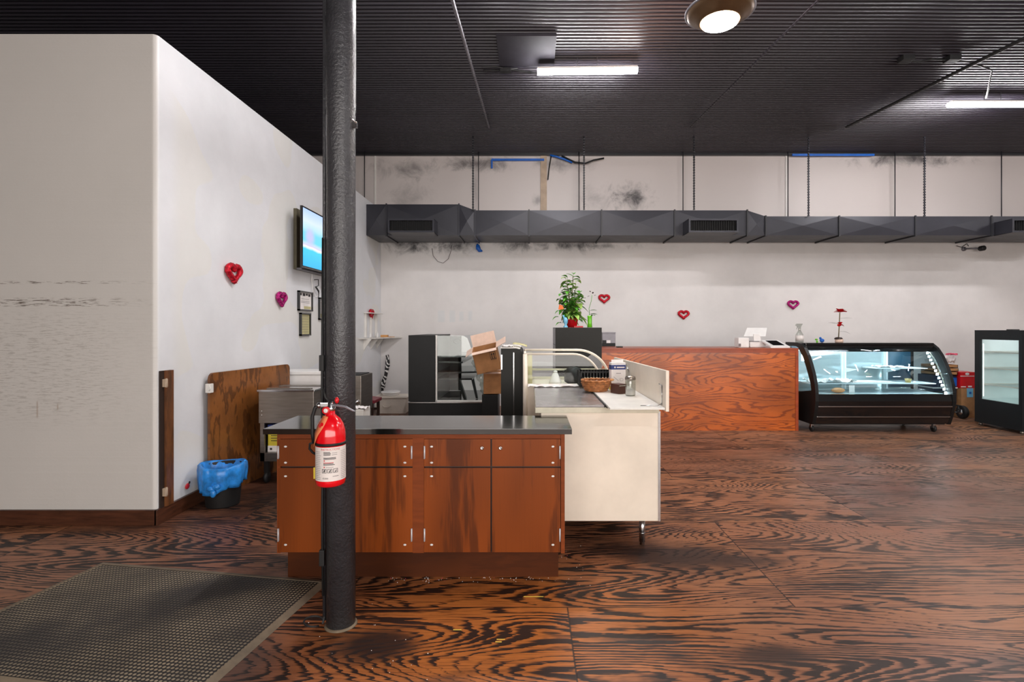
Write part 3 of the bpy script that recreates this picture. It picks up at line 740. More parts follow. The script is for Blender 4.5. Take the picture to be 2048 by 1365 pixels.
# strap, bracket, head, levers, gauge, hose
MB().lathe([(.0685, .944), (.0705, .944), (.0705, .957), (.0685, .957)], (EX, EY, 0), 40).build('strap', M['rubber'], t)
MB().box(EX-.02, EX+.02, EY+.062, EY+.0735, .80, 1.05).build('bracket', M['rubber'], t)
MB().lathe([(.018, 1.10), (.023, 1.105), (.023, 1.120), (.015, 1.128), (.015, 1.142), (.006, 1.146)], (EX, EY, 0), 20).box(EX-.05, EX+.012, EY-.012, EY+.012, 1.118, 1.142, bev=.005).sphere((EX-.055, EY, 1.127), .014, 0, 10).build('valve', M['chrome'], t)
MB().tube([(EX-.01, EY, 1.135), (EX+.03, EY-.006, 1.128), (EX+.075, EY-.012, 1.122), (EX+.112, EY-.014, 1.104), (EX+.124, EY-.014, 1.100)], [.010, .010, .009, .007, .004], 8, flat=.6).build('handle', M['grey_rod'], t)
MB().tube([(EX-.005, EY, 1.142), (EX-.025, EY, 1.165), (EX-.038, EY, 1.205)], [.007, .008, .005], 8, flat=.6).build('lever', M['rubber'], t)
MB().lathe([(.004, 1.14), (.008, 1.145), (.011, 1.155), (.007, 1.166), (.002, 1.170)], (EX+.028, EY+.004, -.004), 14).build('safety_plug', M['red_plastic'], t)
g = MB().lathe([(.019, 0), (.019, -.010), (.015, -.013)], (EX-.012, EY-.018, 1.106), 20, axis='y').build('gauge', M['red_plastic'], t)
MB().lathe([(.0105, -.0132), (.0100, -.0138)], (EX-.012, EY-.018, 1.106), 20, axis='y').build('gauge_face', M['label'], g)
MB().tube([(EX-.05, EY, 1.128), (EX-.072, EY-.004, 1.118), (EX-.084, EY-.008, 1.075), (EX-.083, EY-.008, .99), (EX-.078, EY-.006, .95)], .0085, 10).build('hose', M['rubber'], t)
MB().tube([(EX-.078, EY-.006, .952), (EX-.098, EY-.004, .944), (EX-.101, EY, .92), (EX-.090, EY+.01, .90), (EX-.072, EY+.02, .885)], .0055, 8).build('hose_clip', M['rubber'], t)
# tag draped over the shoulder
mb = MB(); P = []; Q = []
for i in range(9):
    u = i/8; z = 1.085-u*.135; w0 = .030 if i else .018
    ang = -.42-.55*u; r = .036+.036*min(1, u*1.7)
    P.append((EX+r*math.sin(ang-.30*(1-u*.3)), EY-r*math.cos(ang-.30)-.004, z)); Q.append((EX+r*math.sin(ang+.42*(1-u)+.12), EY-r*math.cos(ang+.35)-.006, z-.006))
mb.sheet(P, Q)
tg = mb.build('inspection_tag', M['orange_tag'], t, solid=.0008)
MB().box(EX-.074, EX-.066, EY-.02, EY+.02, .782, .835).build('side_sticker', M['yellow'], t)

# ------------------------------------------------------------------ mat and debris
MR = math.radians(-9.0)
mx, my = -2.72, 3.345
m_ = MB(); Lx, Ly = 1.56, 1.06
m_ = MB().box(0.04, Lx-.04, -Ly+.04, -.04, 0.002, 0.009)
t = thing('entrance_mat', (mx, my, 0), 'brown rubber waffle floor mat lying askew in front of the pole', 'floor mat')
o1 = m_.build('waffle_field', M['waffle']); o1.parent = t
bd = MB()
o_ = [(0, 0), (Lx, -0.0), (Lx, -Ly), (0, -Ly)]; i_ = [(.042, -.042), (Lx-.042, -.042), (Lx-.042, -Ly+.042), (.042, -Ly+.042)]
for k in range(4):
    a, b, c, d = o_[k], o_[(k+1) % 4], i_[(k+1) % 4], i_[k]
    bd._add([(*a, .001), (*b, .001), (*c, .012), (*d, .012), (*c, .001), (*d, .001)], [[0, 1, 2, 3], [3, 2, 4, 5]])
o2 = bd.build('border', M['mat_border']); o2.parent = t
t.rotation_euler = (0, 0, MR)
mb = MB()
rnd = random.Random(11)
for i in range(120):
    if i < 90: x = rnd.uniform(-.85, .35); y = 3.15-abs(rnd.gauss(0, .03)) if x < .2 else 3.1+rnd.uniform(-.1, .5)
    elif i < 130: x = rnd.gauss(-.8, .22); y = rnd.gauss(2.35, .22)
    else: x = rnd.uniform(.2, 1.0); y = rnd.uniform(3.0, 3.8)
    s_ = rnd.uniform(.0007, .0020)
    mb.box(x-s_, x+s_*rnd.uniform(.6, 1.6), y-s_, y+s_, 0, s_, rot=(0, 0, rnd.random()*3), piv=(x, y, 0), mt=0 if rnd.random() < .85 else 1)
for (x, y, l) in ((.02, 2.92, .055), (-.36, 2.60, .02), (-.14, 2.52, .02), (-.15, 2.50, .015)):
    mb.box(x-l, x+l, y-.002, y+.002, .0, .002, mt=2)
tag(mb.build('floor_crumbs', [M['paper'], M['pink_paper'], M['yellow_soft']]), 'tiny crumbs and splinters scattered on the floor along the cabinet foot', 'crumbs', kind='stuff')

# ------------------------------------------------------------------ cherry cabinet with granite slab
t = thing('base_cabinet', (-.65, 3.33, 0), 'long cherry wood base cabinet with four drawer fronts behind the pole', 'cabinet')
CX0, CX1, CY0, CY1 = -1.495, .205, 3.10, 3.50
MB().box(CX0+.012, CX1-.012, CY0+.02, CY1, .165, .872).build('body', M['dark_wood'], t)
MB().box(CX0, CX1, CY0+.004, CY0+.02, .840, .872).box(CX0, CX0+.02, CY0+.002, CY0+.02, .165, .845).box(CX1-.022, CX1, CY0-.002, CY0+.02, .165, .872).box(-.694, -.627, CY0+.003, CY0+.021, .165, .84).build('face_frame', M['cherry_edge'], t)
MB().box(CX0, CX0+.012, CY0+.021, CY1+.001, .165, .873).build('side_panel', M['cherry'], t)
MB().box(CX1-.012, CX1, CY0+.021, CY1+.001, .165, .873).build('side_panel', M['cherry'], t)
MB().box(CX0+.04, CX1-.035, 3.155, CY1, 0, .165).build('toe_kick', M['cherry_h'], t)
def cx(px): return (px-1060)*CY0/1050
fr = [(556, 825, [(562, 'L'), (823, 'R')]), (848, 981, [(848, 'L')]), (984, 1121, [(1119, 'R')])]
zsplit0, zsplit1 = .668, .678
def hinge(x, z, par, side):
    MB().box(x-.0045, x+.0045, CY0-.007, CY0, z-.036, z+.036, bev=.002).tube([(x, CY0-.007, z-.038), (x, CY0-.007, z+.038)], .0045, 8).build('hinge', M['hinge_metal'], par)
def dot(x, z, par):
    MB().lathe([(.008, 0), (.007, -.002), (.002, -.003)], (x, CY0-.001, z), 12, axis='y', sx=1.2, sy=.8).build('screw_cap', M['white'], par)
doors = [(556, 690, 'L'), (692, 825, 'R'), (848, 981, 'L'), (984, 1121, 'R')]
for k, (a, b, sd) in enumerate(doors):
    x0, x1 = cx(a), cx(b)
    d = MB().box(x0, x1, CY0, CY0+.018, zsplit1, .838, bev=.0015).build('drawer', M['cherry'], t)
    e = MB().box(x0, x1, CY0, CY0+.018, .170, zsplit0, bev=.0015).build('door', M['cherry'], t)
    hx = x0+.004 if sd == 'L' else x1-.004
    hinge(hx, .762, d, sd); hinge(hx, .275, e, sd)
    qx = x0+.045 if sd == 'L' else x1-.045
    for z in (.795, .700): dot(qx, z, d)
    for z in (.62, .215): dot(qx, z, e)
    if k >= 2:
        lx = x1-.05 if k == 2 else x0+.05
        MB().lathe([(.011, 0), (.011, -.003), (.004, -.004), (.004, -.002)], (lx, CY0-.001, .786), 16, axis='y').build('lock', M['chrome'], d)
tag(MB().box(-1.56, .245, 3.065, 3.530, .874, .906, bev=.0012).build('granite_slab', M['granite'], origin=(-.65, 3.3, .874)), 'polished black granite slab lying on top of the cherry base cabinet', 'worktop')

# ------------------------------------------------------------------ prep counter
t = thing('prep_counter', (.47, 4.1, 0), 'cream enamelled prep counter on steel legs right of the granite slab', 'prep counter')
PB0, PB1 = 3.552, 4.74
MB().box(.075, .868, PB0, PB1, .188, .922, bev=.003).build('body', M['cream'], t)
MB().box(.866, .882, PB0-.004, PB0+.03, .188, .93).build('corner_trim', M['chrome'], t)
MB().box(.035, .87, 3.53, PB1, .922, .960, bev=.004).build('top_rim', M['cream2'], t)
MB().box(.037, .50, 3.532, PB1, .960, .974, bev=.003).build('steel_top', M['steel_top'], t)
MB().box(.500, .506, 3.53, PB1, .960, .978).box(.512, .520, 3.50, PB1, .960, .976).build('groove', M['rubber'], t)
MB().box(.51, .862, 3.352, PB1, .972, .985, bev=.003).build('cutting_board', M['board_white'], t)
for (x, y) in ((.775, 3.63), (.775, 4.66), (.16, 3.63), (.16, 4.66)):
    MB().lathe([(.021, .02), (.021, .19)], (x, y, 0), 16).lathe([(.017, .0), (.017, .075), (.022, .078), (.022, .085)], (x, y, 0), 16).build('leg', M['chrome'], t)
gd = MB().prism([(3.345, .962), (3.345, 1.222), (5.42, 1.19), (5.42, .975)], .866, .886, 'x').build('side_guard', M['cream'], t)
MB().tube([(.862, 3.43, .99), (.862, 3.43, 1.12)], .003, 6).tube([(.862, 3.43, 1.12), (.855, 3.48, 1.125)], .003, 6).tube([(.72, 3.42, .989), (.83, 3.42, .989), (.86, 3.43, 1.0)], .003, 6).tube([(.862, 4.7, 1.17), (.862, 4.6, 1.12)], .005, 6).build('wire_latch', M['chrome'], gd)
o = MB()
rnd = random.Random(5)
for i in range(9): o.sphere((.905+rnd.uniform(-.008, .01), 3.72+rnd.uniform(-.03, .03), 1.07+rnd.uniform(-.055, .055)), .022, 0 if i else 1, 8, (.7, 1, 1))
tag(o.build('ornament', [M['cardboard_in'], M['red_plastic']], origin=(.9, 3.72, 1.07)), 'small pink and red ornament stuck on the outside of the cream side guard', 'ornament')

# deli case behind the counter: glass with curved right front
def deli():
    t = thing('deli_case', (.35, 5.2, 0), 'cream deli case with curved glass side behind the prep counter', 'display case')
    y0, y1 = 4.80, 5.50
    MB().box(-.05, .84, y0, y1, .1, .955).build('body', M['cream'], t)
    MB().box(-.03, .82, y0+.02, y1-.02, 0, .1).build('plinth', M['rubber'], t)
    def prof(x0, x1, zt=1.255, zb=.975):
        flat = x0+(x1-x0)*.62
        pts = [(x0, zt), (flat, zt)]
        for i in range(1, 13):
            a = i/12*PI/2*.93
            pts.append((flat+(x1-flat)*math.sin(a), zb-.08+(zt-zb+.08)*(1-(1-math.cos(a))*.88)))
        return pts
    A = [(x, y0, z) for x, z in prof(-.045, .66)]; B = [(x, y1, z) for x, z in prof(-.055, .83, 1.262)]
    MB().sheet(A, B).build('curved_glass', M['glass'], t)
    mb = MB()._add(A+[(.66, y0, .96), (-.045, y0, .96)], [list(range(len(A)+2))]); mb.build('end_glass', M['glass'], t)
    mb = MB().tube([(-.043, y0-.004, .3), (-.043, y0-.004, 1.255)], .022, 4).tube(A, .011, 6).tube(B, .014, 6).tube([A[0], B[0]], .012, 6).tube([(-.03, y0, .975), (.66, y0, .975)], .01, 6)
    mb.build('frame', M['cream'], t)
    MB().box(.0, .62, y0+.12, y1-.05, 1.135, 1.141).build('shelf', M['glass'], t)
    MB().box(-.03, .02, y0+.05, y1-.02, .96, 1.24).build('back_panel', M['olive'], t)
    MB().box(.02, .80, y1-.025, y1-.015, 1.05, 1.07).box(.02, .80, y1-.025, y1-.015, .96, .985).build('rear_rail', M['cream2'], t)
    return t
deli()
# things standing on the prep counter
def basket(x, y, z):
    t = thing('wicker_basket', (x, y, z), 'round woven wicker basket on the white cutting board', 'basket')
    mb = MB(); n = 26; rows = 6
    for r_ in range(rows):
        u = r_/(rows-1); R = .085+.030*math.sin(u*PI/2); zz = z+.008+u*.075
        mb.tube([((x+(R+.004*(1 if (k+r_) % 2 else -1))*math.cos(2*PI*k/n)), (y+(R+.004*(1 if (k+r_) % 2 else -1))*math.sin(2*PI*k/n)), zz) for k in range(n)], .0075, 6, closed=True)
    mb.lathe([(.088, 0), (.09, .01)], (x, y, z), 24).build('weave', M['wicker'], t)
    mb = MB(); 
    mb.tube([(x+.116*math.cos(2*PI*k/40), y+.116*math.sin(2*PI*k/40), z+.086+.003*math.sin(k*2.4)) for k in range(40)], .008, 6, closed=True)
    mb.build('rim', M['wicker'], t)
    MB().tube([(x+.105, y-.02, z+.08), (x+.135, y-.03, z+.092), (x+.125, y+.03, z+.09), (x+.105, y+.03, z+.08)], .007, 6).build('handle', M['tan_wood'], t)
basket(.535, 4.25, .986)
t = thing('sugar_shaker', (.755, 3.95, .986), 'glass shaker jar with chrome lid on the cutting board', 'shaker jar')
MB().lathe([(.030, .986), (.038, .992), (.0385, 1.09), (.036, 1.105), (.034, 1.11)], (.755, 3.95, 0), 24).build('glass_jar', M['clear_plastic'], t)
MB().lathe([(.033, .990), (.035, .995), (.035, 1.030), (.0005, 1.034)], (.755, 3.95, 0), 20).build('contents', M['paper'], t)
MB().lathe([(.040, 1.105), (.041, 1.118), (.036, 1.130), (.015, 1.136), (.001, 1.136)], (.755, 3.95, 0), 24).build('lid', M['steel'], t)
t = thing('napkin_box', (.70, 4.09, .986), 'small dark brown box between the salt box and the shaker jar', 'box')
MB().box(.655, .735, 4.05, 4.15, .986, 1.06, bev=.003).build('carton', M['brown_box'], t)
MB().box(.662, .728, 4.048, 4.051, 1.045, 1.052).build('trim', M['chrome'], t)
t.rotation_euler = (0, 0, .5)
t = thing('salt_box', (.72, 4.33, .986), 'tall white carton with blue band and yellow foot leaning near the side guard', 'box')
x, y, z = .72, 4.33, .986
MB().box(x-.06, x+.06, y-.035, y+.035, z, z+.225, bev=.002).box(x-.04, x+.06, y+.033, y+.036, z+.22, z+.245).build('carton', M['paper'], t)
MB().box(x-.0612, x+.0612, y-.0362, y+.0362, z+.168, z+.205).build('blue_band', M['navy'], t)
MB().box(x-.0612, x+.0612, y-.0362, y+.0362, z, z+.03).build('yellow_band', M['yellow'], t)
mb = MB().sphere((x-.03, y-.036, z+.186), .008, 0, 8, (1, .15, 1)).box(x-.015, x+.05, y-.038, y-.0365, z+.181, z+.191, 0).tube([(x-.04, y-.037, z+.11), (x+.0, y-.037, z+.075)], .0012, 4, 1).tube([(x+.025+.014*math.cos(a), y-.037, z+.085+.012*math.sin(a)) for a in [k*PI/5 for k in range(10)]], .001, 4, 1, closed=True).box(x-.02, x+.02, y-.0375, y-.036, z+.135, z+.139, 1)
mb.build('print', [M['paper'], M['ink_grey']], t)
t.rotation_euler = (0, 0, .12)
t = thing('black_crate', (.6, 4.62, .986), 'black slotted plastic crate behind the wicker basket', 'crate')
x0, x1, y0, y1, z0, z1 = .43, .80, 4.52, 4.72, .986, 1.12
mb = MB().box(x0, x1, y0, y1, z0, z0+.006)
for (a, b, c, d) in ((x0, x1, y0, y0+.006), (x0, x1, y1-.006, y1), (x0, x0+.006, y0, y1), (x1-.006, x1, y0, y1)):
    mb.box(a, b, c, d, z1-.05, z1).box(a, b, c, d, z0, z0+.02)
mb.box(x0-.006, x1+.006, y0-.006, y0, z1-.012, z1)
for k in range(15):
    xx = x0+(x1-x0)*k/14; mb.box(xx-.006, xx+.006, y0, y0+.006, z0, z1).box(xx-.006, xx+.006, y1-.006, y1, z0, z1)
for k in range(8):
    yy = y0+(y1-y0)*k/7; mb.box(x0, x0+.006, yy-.006, yy+.006, z0, z1).box(x1-.006, x1, yy-.006, yy+.006, z0, z1)
mb.build('crate_shell', M['rubber'], t)
def crumple(x0, x1, y0, y1, z, amp, name, m, label, cat, seed=1):
    rnd = random.Random(seed); nx, ny = 18, 6; vs = []; fs = []
    for j in range(ny+1):
        for i in range(nx+1):
            vs.append((x0+(x1-x0)*i/nx+rnd.uniform(-.004, .004), y0+(y1-y0)*j/ny+rnd.uniform(-.012, .012)*(1 if j in (0, ny) else .4), z+.002+rnd.random()*amp))
    for j in range(ny):
        for i in range(nx): k = j*(nx+1)+i; fs.append([k, k+1, k+nx+2, k+nx+1])
    return tag(MB()._add(vs, fs).build(name, m, origin=((x0+x1)/2, (y0+y1)/2, z), solid=.001), label, cat)
crumple(-.02, .44, 4.58, 4.76, .975, .013, 'crumpled_foil', M['paper'], 'crumpled white wrap lying along the foot of the deli glass', 'paper', 2)
t = thing('white_dispenser', (.24, 4.98, .96), 'white cone shaped dispenser inside the deli case glass', 'dispenser')
MB().lathe([(.06, .965), (.056, .99), (.025, 1.06), (.018, 1.07)], (.24, 4.98, 0), 20).build('cone', M['white'], t)
MB().lathe([(.02, 1.068), (.02, 1.085), (.008, 1.09)], (.24, 4.98, 0), 16).build('cap', M['white'], t)
t = thing('black_pot', (.42, 5.05, .96), 'round black pot inside the deli case beside the white dispenser', 'pot')
MB().lathe([(.06, .96), (.09, .98), (.095, 1.04), (.07, 1.10), (.02, 1.12)], (.42, 5.05, 0), 24).build('bowl', M['rubber'], t)
MB().tube([(.34, 5.03, 1.03), (.30, 5.0, 1.06), (.34, 5.02, 1.09)], .008, 8).build('handle', M['rubber'], t)

# ------------------------------------------------------------------ black cabinet left of deli case
t = thing('black_cooler', (-.17, 5.3, 0), 'tall narrow black cooler side panel with chrome strip left of the deli case', 'cooler')
poly = [(-.275, 0), (-.275, 1.30), (-.13, 1.30), (-.095, 1.29), (-.075, 1.265), (-.072, 1.2), (-.072, 0)]
MB().prism(poly, 4.97, 5.75, 'y').build('body', M['black_green'], t)
MB().box(-.158, -.150, 4.962, 4.97, .30, 1.26).build('chrome_strip', M['chrome'], t)
MB().box(-.275, -.262, 4.964, 4.97, 1.10, 1.24).build('edge_strip', M['chrome'], t)
MB().prism([(-.28, 1.30), (-.28, 1.309), (-.13, 1.309), (-.092, 1.298), (-.1, 1.292), (-.13, 1.30)], 4.965, 5.75, 'y').build('top_edge', M['white_paint'], t)
crumple(-.27, -.16, 5.0, 5.2, 1.311, .02, 'paper_sheets', M['paper'], 'loose white papers on top of the black cooler', 'paper', 5)
mb = MB(); P = []; Q = []
for i in range(9): a = i/8; P.append((-.17+a*.14, 5.15, 1.335-.02*a*a*1.3)); Q.append((-.17+a*.14, 5.35, 1.345-.02*a*a*1.3))
tag(mb.sheet(P, Q).build('paper_plate', M['olive'], origin=(-.1, 5.2, 1.33), solid=.004), 'curved tan card lying on the black cooler beside the papers', 'card')

# ------------------------------------------------------------------ black pastry case with glass end
t = pastry = thing('pastry_case', (-1.1, 7.8, 0), 'black pastry case with white framed glass end near the corner shelf', 'display case')
MB().box(-1.668, -1.290, 7.20, 8.5, .48, 1.39, bev=.004).build('rear_cabinet', M['black'], t)
MB().prism([(-1.668, .02), (-1.668, .462), (-.47, .462), (-.56, .30), (-.60, .02)], 7.20, 8.5, 'y').build('base', M['black'], t)
MB().box(-1.675, -.50, 7.19, 8.5, .462, .474).build('steel_edge', M['chrome'], t)
pane = [(-1.285, .495), (-1.285, 1.385), (-.92, 1.385), (-.86, 1.35), (-.655, .80), (-.61, .56), (-.655, .495)]
MB().prism(pane, 7.215, 7.222, 'y').build('end_glass', M['glass'], t)
MB().box(-1.30, -1.275, 7.20, 7.225, .48, 1.39).box(-1.285, -.66, 7.20, 7.225, .476, .497).build('frame', M['white_paint'], t)
MB().box(-1.28, -.62, 7.23, 8.48, .476, .484).build('deck', M['black_gloss'], t)
for (x1, z, tilt) in ((-.88, 1.085, 0), (-.93, 1.01, .05), (-.74, .855, -.05), (-.80, .77, 0)):
    MB().box(-1.288, x1, 7.26, 8.4, z, z+.022, rot=(0, tilt*.5, 0), piv=(-1.288, 7.3, z)).build('shelf', M['black_gloss'], t)
MB().prism([(-1.03, .76), (-.99, .76), (-.90, .49), (-.94, .49)], 7.4, 7.5, 'y').prism([(-.84, .78), (-.80, .78), (-.74, .49), (-.77, .49)], 7.45, 7.5, 'y').build('shelf_bracket', M['black'], t)
sg = MB().sheet([(-.92, 7.23, 1.385), (-.86, 7.23, 1.35), (-.655, 7.23, .80), (-.61, 7.23, .56)], [(-.92, 8.45, 1.385), (-.86, 8.45, 1.35), (-.655, 8.45, .80), (-.61, 8.45, .56)], 0, False).build('slanted_glass', M['glass_tint'], t)
MB().box(-1.288, -1.10, 8.40, 8.44, .49, 1.36).build('reflection_panel', M['black'], t)  # black sheet standing in for the dark cabinet reflection in the glass
tag(MB().tube([(-1.0+.05*math.cos(a)-.01, 7.30, 1.31+.035*math.sin(a)) for a in [k*PI/5 for k in range(9)]], .010, 6).build('cable_coil', M['rubber'], origin=(-1, 7.3, 1.3)), 'small black cable coil inside the top of the pastry case glass', 'cable')
P = []; Q = []; rnd = random.Random(6)
for i in range(14):
    u = i/13; P.append((-.80+.16*u+rnd.uniform(-.02, .02), 7.205+rnd.uniform(-.02, 0), 1.05-.5*u)); Q.append((-.70+.14*u+rnd.uniform(-.03, .03), 7.19+rnd.uniform(-.03, .02), 1.03-.5*u))
MB().sheet(P, Q).build('plastic_wrap', M['clear_plastic'], pastry, solid=.002)
tag(MB().box(-.60, -.40, 6.55, 6.95, .0, .655, bev=.006).build('black_stand', M['black'], origin=(-.48, 6.7, 0)), 'low black stand under the lower cardboard box', 'stand')

# cardboard boxes
def carton(loc, w_, d, h, rot, label, flaps=True, arrows=False, name='cardboard_box'):
    t = thing(name, loc, label, 'box')
    x, y, z = loc; T = .005
    mb = MB().box(x-w_/2, x+w_/2, y-d/2, y-d/2+T, z, z+h).box(x-w_/2, x+w_/2, y+d/2-T, y+d/2, z, z+h).box(x-w_/2, x-w_/2+T, y-d/2, y+d/2, z, z+h).box(x+w_/2-T, x+w_/2, y-d/2, y+d/2, z, z+h).box(x-w_/2, x+w_/2, y-d/2, y+d/2, z, z+T)
    b = mb.build('carton', M['cardboard'], t)
    if flaps:
        fl = w_*.5
        MB().box(x-w_/2, x+w_/2, y+d/2-T, y+d/2, z+h, z+h+fl, rot=(-.25, 0, 0), piv=(x, y+d/2, z+h)).build('flap', M['cardboard_in'], t)
        MB().box(x-w_/2, x+w_/2, y-d/2, y-d/2+T, z+h, z+h+fl*.35, rot=(1.9, 0, 0), piv=(x, y-d/2, z+h)).build('flap', M['cardboard_in'], t)
        MB().box(x+w_/2-T, x+w_/2, y-d/2, y+d/2, z+h, z+h+fl*.9, rot=(0, 1.25, 0), piv=(x+w_/2, y, z+h)).build('flap', M['cardboard_in'], t)
        MB().box(x-w_/2, x-w_/2+T, y-d/2, y+d/2, z+h, z+h+fl*.6, rot=(0, -1.95, 0), piv=(x-w_/2, y, z+h)).build('flap', M['cardboard_in'], t)
    if arrows:
        mb = MB(); ax, az, yy = x+w_/2-.06, z+h-.085, y-d/2-.001
        for (a0, a1, c0, c1) in ((-.035, .035, -.05, -.046), (-.035, .035, .046, .05), (-.035, -.031, -.05, .05), (.031, .035, -.05, .05)): mb.box(ax+a0, ax+a1, yy-.001, yy, az+c0, az+c1)
        for s_ in (-.013, .013): mb.box(ax+s_-.004, ax+s_+.004, yy-.001, yy, az-.035, az+.015).prism([(ax+s_-.011, az+.012), (ax+s_+.011, az+.012), (ax+s_, az+.036)], yy-.001, yy, 'y')
        mb.box(ax-.027, ax+.027, yy-.001, yy, az-.041, az-.036)
        mb.build('arrow_print', M['ink'], t)
    t.rotation_euler = rot; return t
carton((-.465, 6.72, .665), .25, .30, .27, (0, 0, .05), 'lower open cardboard box standing on the black stand')
carton((-.50, 6.52, .985), .30, .26, .28, (0.24, math.radians(-13), 0), 'tilted open cardboard box with arrow print resting above the lower box', arrows=True)

# ------------------------------------------------------------------ corner: shelf, tub, umbrella
t = thing('corner_shelf', (-2.6, 9.6, 1.31), 'white triangular corner shelf holding small bottles', 'shelf')
MB().prism([(-2.838, 8.66), (-2.838, 9.995), (-2.43, 9.995), (-2.60, 9.5)], 1.298, 1.318, 'z').build('board', M['white_paint'], t)
for y in (8.95, 9.35, 9.7):
    MB().prism([(-2.838, 1.298), (-2.70, 1.298), (-2.838, 1.10)], y-.008, y+.008, 'y').build('bracket', M['white_paint'], t)
t = thing('wall_rack', (-2.83, 9.3, 1.32), 'small white uprights and ledge on the wall behind the leftmost back heart', 'rack')
MB().box(-2.838, -2.72, 8.95, 9.72, 1.74, 1.755).build('ledge', M['white_paint'], t)
for y in (9.0, 9.3, 9.62): MB().box(-2.838, -2.80, y-.015, y+.015, 1.325, 1.74).build('upright', M['white_paint'], t)
for (y, lb, h) in ((9.02, 'nearer small white bottle on the corner shelf', .085), (9.42, 'farther small white bottle on the corner shelf', .10)):
    t = thing('bottle', (-2.74, y, 1.318), lb, 'bottle', 'white bottles on the corner shelf')
    MB().lathe([(.02, 1.318), (.022, 1.33), (.022, 1.318+h*.7), (.010, 1.318+h*.8)], (-2.74, y, 0), 12).build('body', M['white'], t)
    MB().lathe([(.011, 1.318+h*.8), (.011, 1.318+h)], (-2.74, y, 0), 10).build('cap', M['white'], t)
tag(MB().box(-2.72, -2.60, 9.55, 9.65, 1.319, 1.36, bev=.006).box(-2.59, -2.48, 9.6, 9.62, 1.319, 1.33).build('sponge', M['tan_wood'], origin=(-2.65, 9.6, 1.319)), 'tan sponge lying on the corner shelf', 'sponge')
mb = MB()
mb.tube([(-2.78, 9.90, .20), (-2.77, 9.91, .45), (-2.72, 9.92, .62), (-2.69, 9.93, .80), (-2.70, 9.93, .98)], [.03, .07, .05, .07, .045], 10, flat=.6)
tag(mb.build('folded_umbrella', M['zebra'], origin=(-2.75, 9.9, .2)), 'folded black and white zebra striped umbrella standing in the corner', 'umbrella')
t = thing('plastic_tub', (-2.42, 9.30, 0), 'milky rectangular plastic storage tub in the far left corner', 'tub')
x0, x1, y0, y1 = -2.70, -2.14, 9.10, 9.55
mb = MB(); 
vs = [(x0+.03, y0+.03, .0), (x1-.03, y0+.03, 0), (x1-.03, y1-.03, 0), (x0+.03, y1-.03, 0), (x0, y0, .28), (x1, y0, .28), (x1, y1, .28), (x0, y1, .28)]
mb._add(vs, [[0, 1, 2, 3], [0, 1, 5, 4], [1, 2, 6, 5], [2, 3, 7, 6], [3, 0, 4, 7]]).box(x0-.02, x1+.02, y0-.02, y1+.02, .27, .29, bev=.006)
mb.build('tub_body', M['tub'], t)
MB().tube([(-2.55, y0-.002, .14), (-2.52, y0-.02, .12), (-2.45, y0-.02, .12), (-2.42, y0-.002, .14)], .008, 6).build('handle', M['tub'], t)
t = thing('bucket', (-2.48, 9.34, .29), 'round white lidded bucket on top of the plastic tub', 'bucket')
MB().lathe([(.14, .292), (.155, .34)], (-2.48, 9.34, 0), 24).build('body', M['white'], t)
MB().lathe([(.165, .335), (.168, .35), (.165, .362), (.15, .365), (.0005, .362)], (-2.48, 9.34, 0), 28).build('lid', M['white'], t)
# stool with burgundy seat
t = thing('stool', (-2.18, 7.1, 0), 'low dark wood stool with burgundy seat behind the pole', 'stool')
MB().box(-2.36, -2.06, 6.95, 7.3, .50, .545, bev=.012, rot=(0, .10, 0), piv=(-2.2, 7.1, .5)).build('seat', M['burgundy'], t)
for (x, y) in ((-2.32, 6.98), (-2.10, 6.98), (-2.32, 7.26), (-2.10, 7.26)):
    MB().box(x-.018, x+.018, y-.018, y+.018, 0, .495).build('leg', M['dark_wood'], t)
MB().box(-2.30, -2.12, 6.97, 6.99, .36, .39).box(-2.30, -2.12, 7.25, 7.27, .36, .39).build('stretcher', M['dark_wood'], t)
t = thing('steel_warmer', (-2.15, 6.35, 0), 'tall steel appliance with round knob partly hidden by the pole', 'appliance')
MB().box(-2.38, -1.995, 6.2, 6.65, .48, .925, bev=.006).build('body', M['steel'], t)
for (x, y) in ((-2.36, 6.23), (-2.02, 6.23), (-2.36, 6.62), (-2.02, 6.62)): MB().box(x-.015, x+.015, y-.015, y+.015, 0, .48).build('leg', M['steel'], t)
MB().box(-2.36, -2.02, 6.25, 6.6, .925, .935).build('top_plate', M['rubber'], t)
MB().lathe([(.03, 0), (.03, -.02), (.012, -.03), (.012, -.045)], (-2.04, 6.2, .62), 16, axis='y').build('knob', M['chrome'], t)
crumple(-2.03, -1.80, 5.75, 5.93, .60, .018, 'paper_towels', M['paper'], 'crumpled white paper on the low ledge right behind the pole', 'paper', 13)
tag(MB().box(-2.18, -1.82, 5.72, 5.98, 0, .598, bev=.005).build('white_bin', M['white_paint'], origin=(-2.0, 5.85, 0)), 'white bin under the crumpled paper behind the granite slab', 'bin')

# ------------------------------------------------------------------ steel ice bin, chest, board, trash bin
t = thing('steel_bin', (-2.32, 5.25, 0), 'stainless steel ingredient bin on casters in front of the leaning board', 'steel bin')
x0, x1, y0, y1 = -2.585, -2.06, 5.0, 5.48
MB().box(x0, x1, y0, y1, .585, .885, bev=.004).build('upper_body', M['steel'], t)
MB().box(x0+.01, x0+.05, y0+.01, y0+.04, .22, .585).box(x1-.05, x1-.01, y0+.01, y0+.04, .22, .585).box(x0+.01, x1-.01, y0+.01, y1-.02, .22, .30, 0).box(x0+.01, x0+.02, y0+.02, y1-.02, .30, .585).box(x1-.02, x1-.01, y0+.02, y1-.02, .30, .585).box(x0+.01, x1-.01, y1-.03, y1-.02, .3, .585).build('lower_frame', M['steel'], t)
l = MB().box(x0-.012, x1+.012, y0-.015, y1+.01, .885, .905, bev=.005).build('lid', M['chrome'], t)
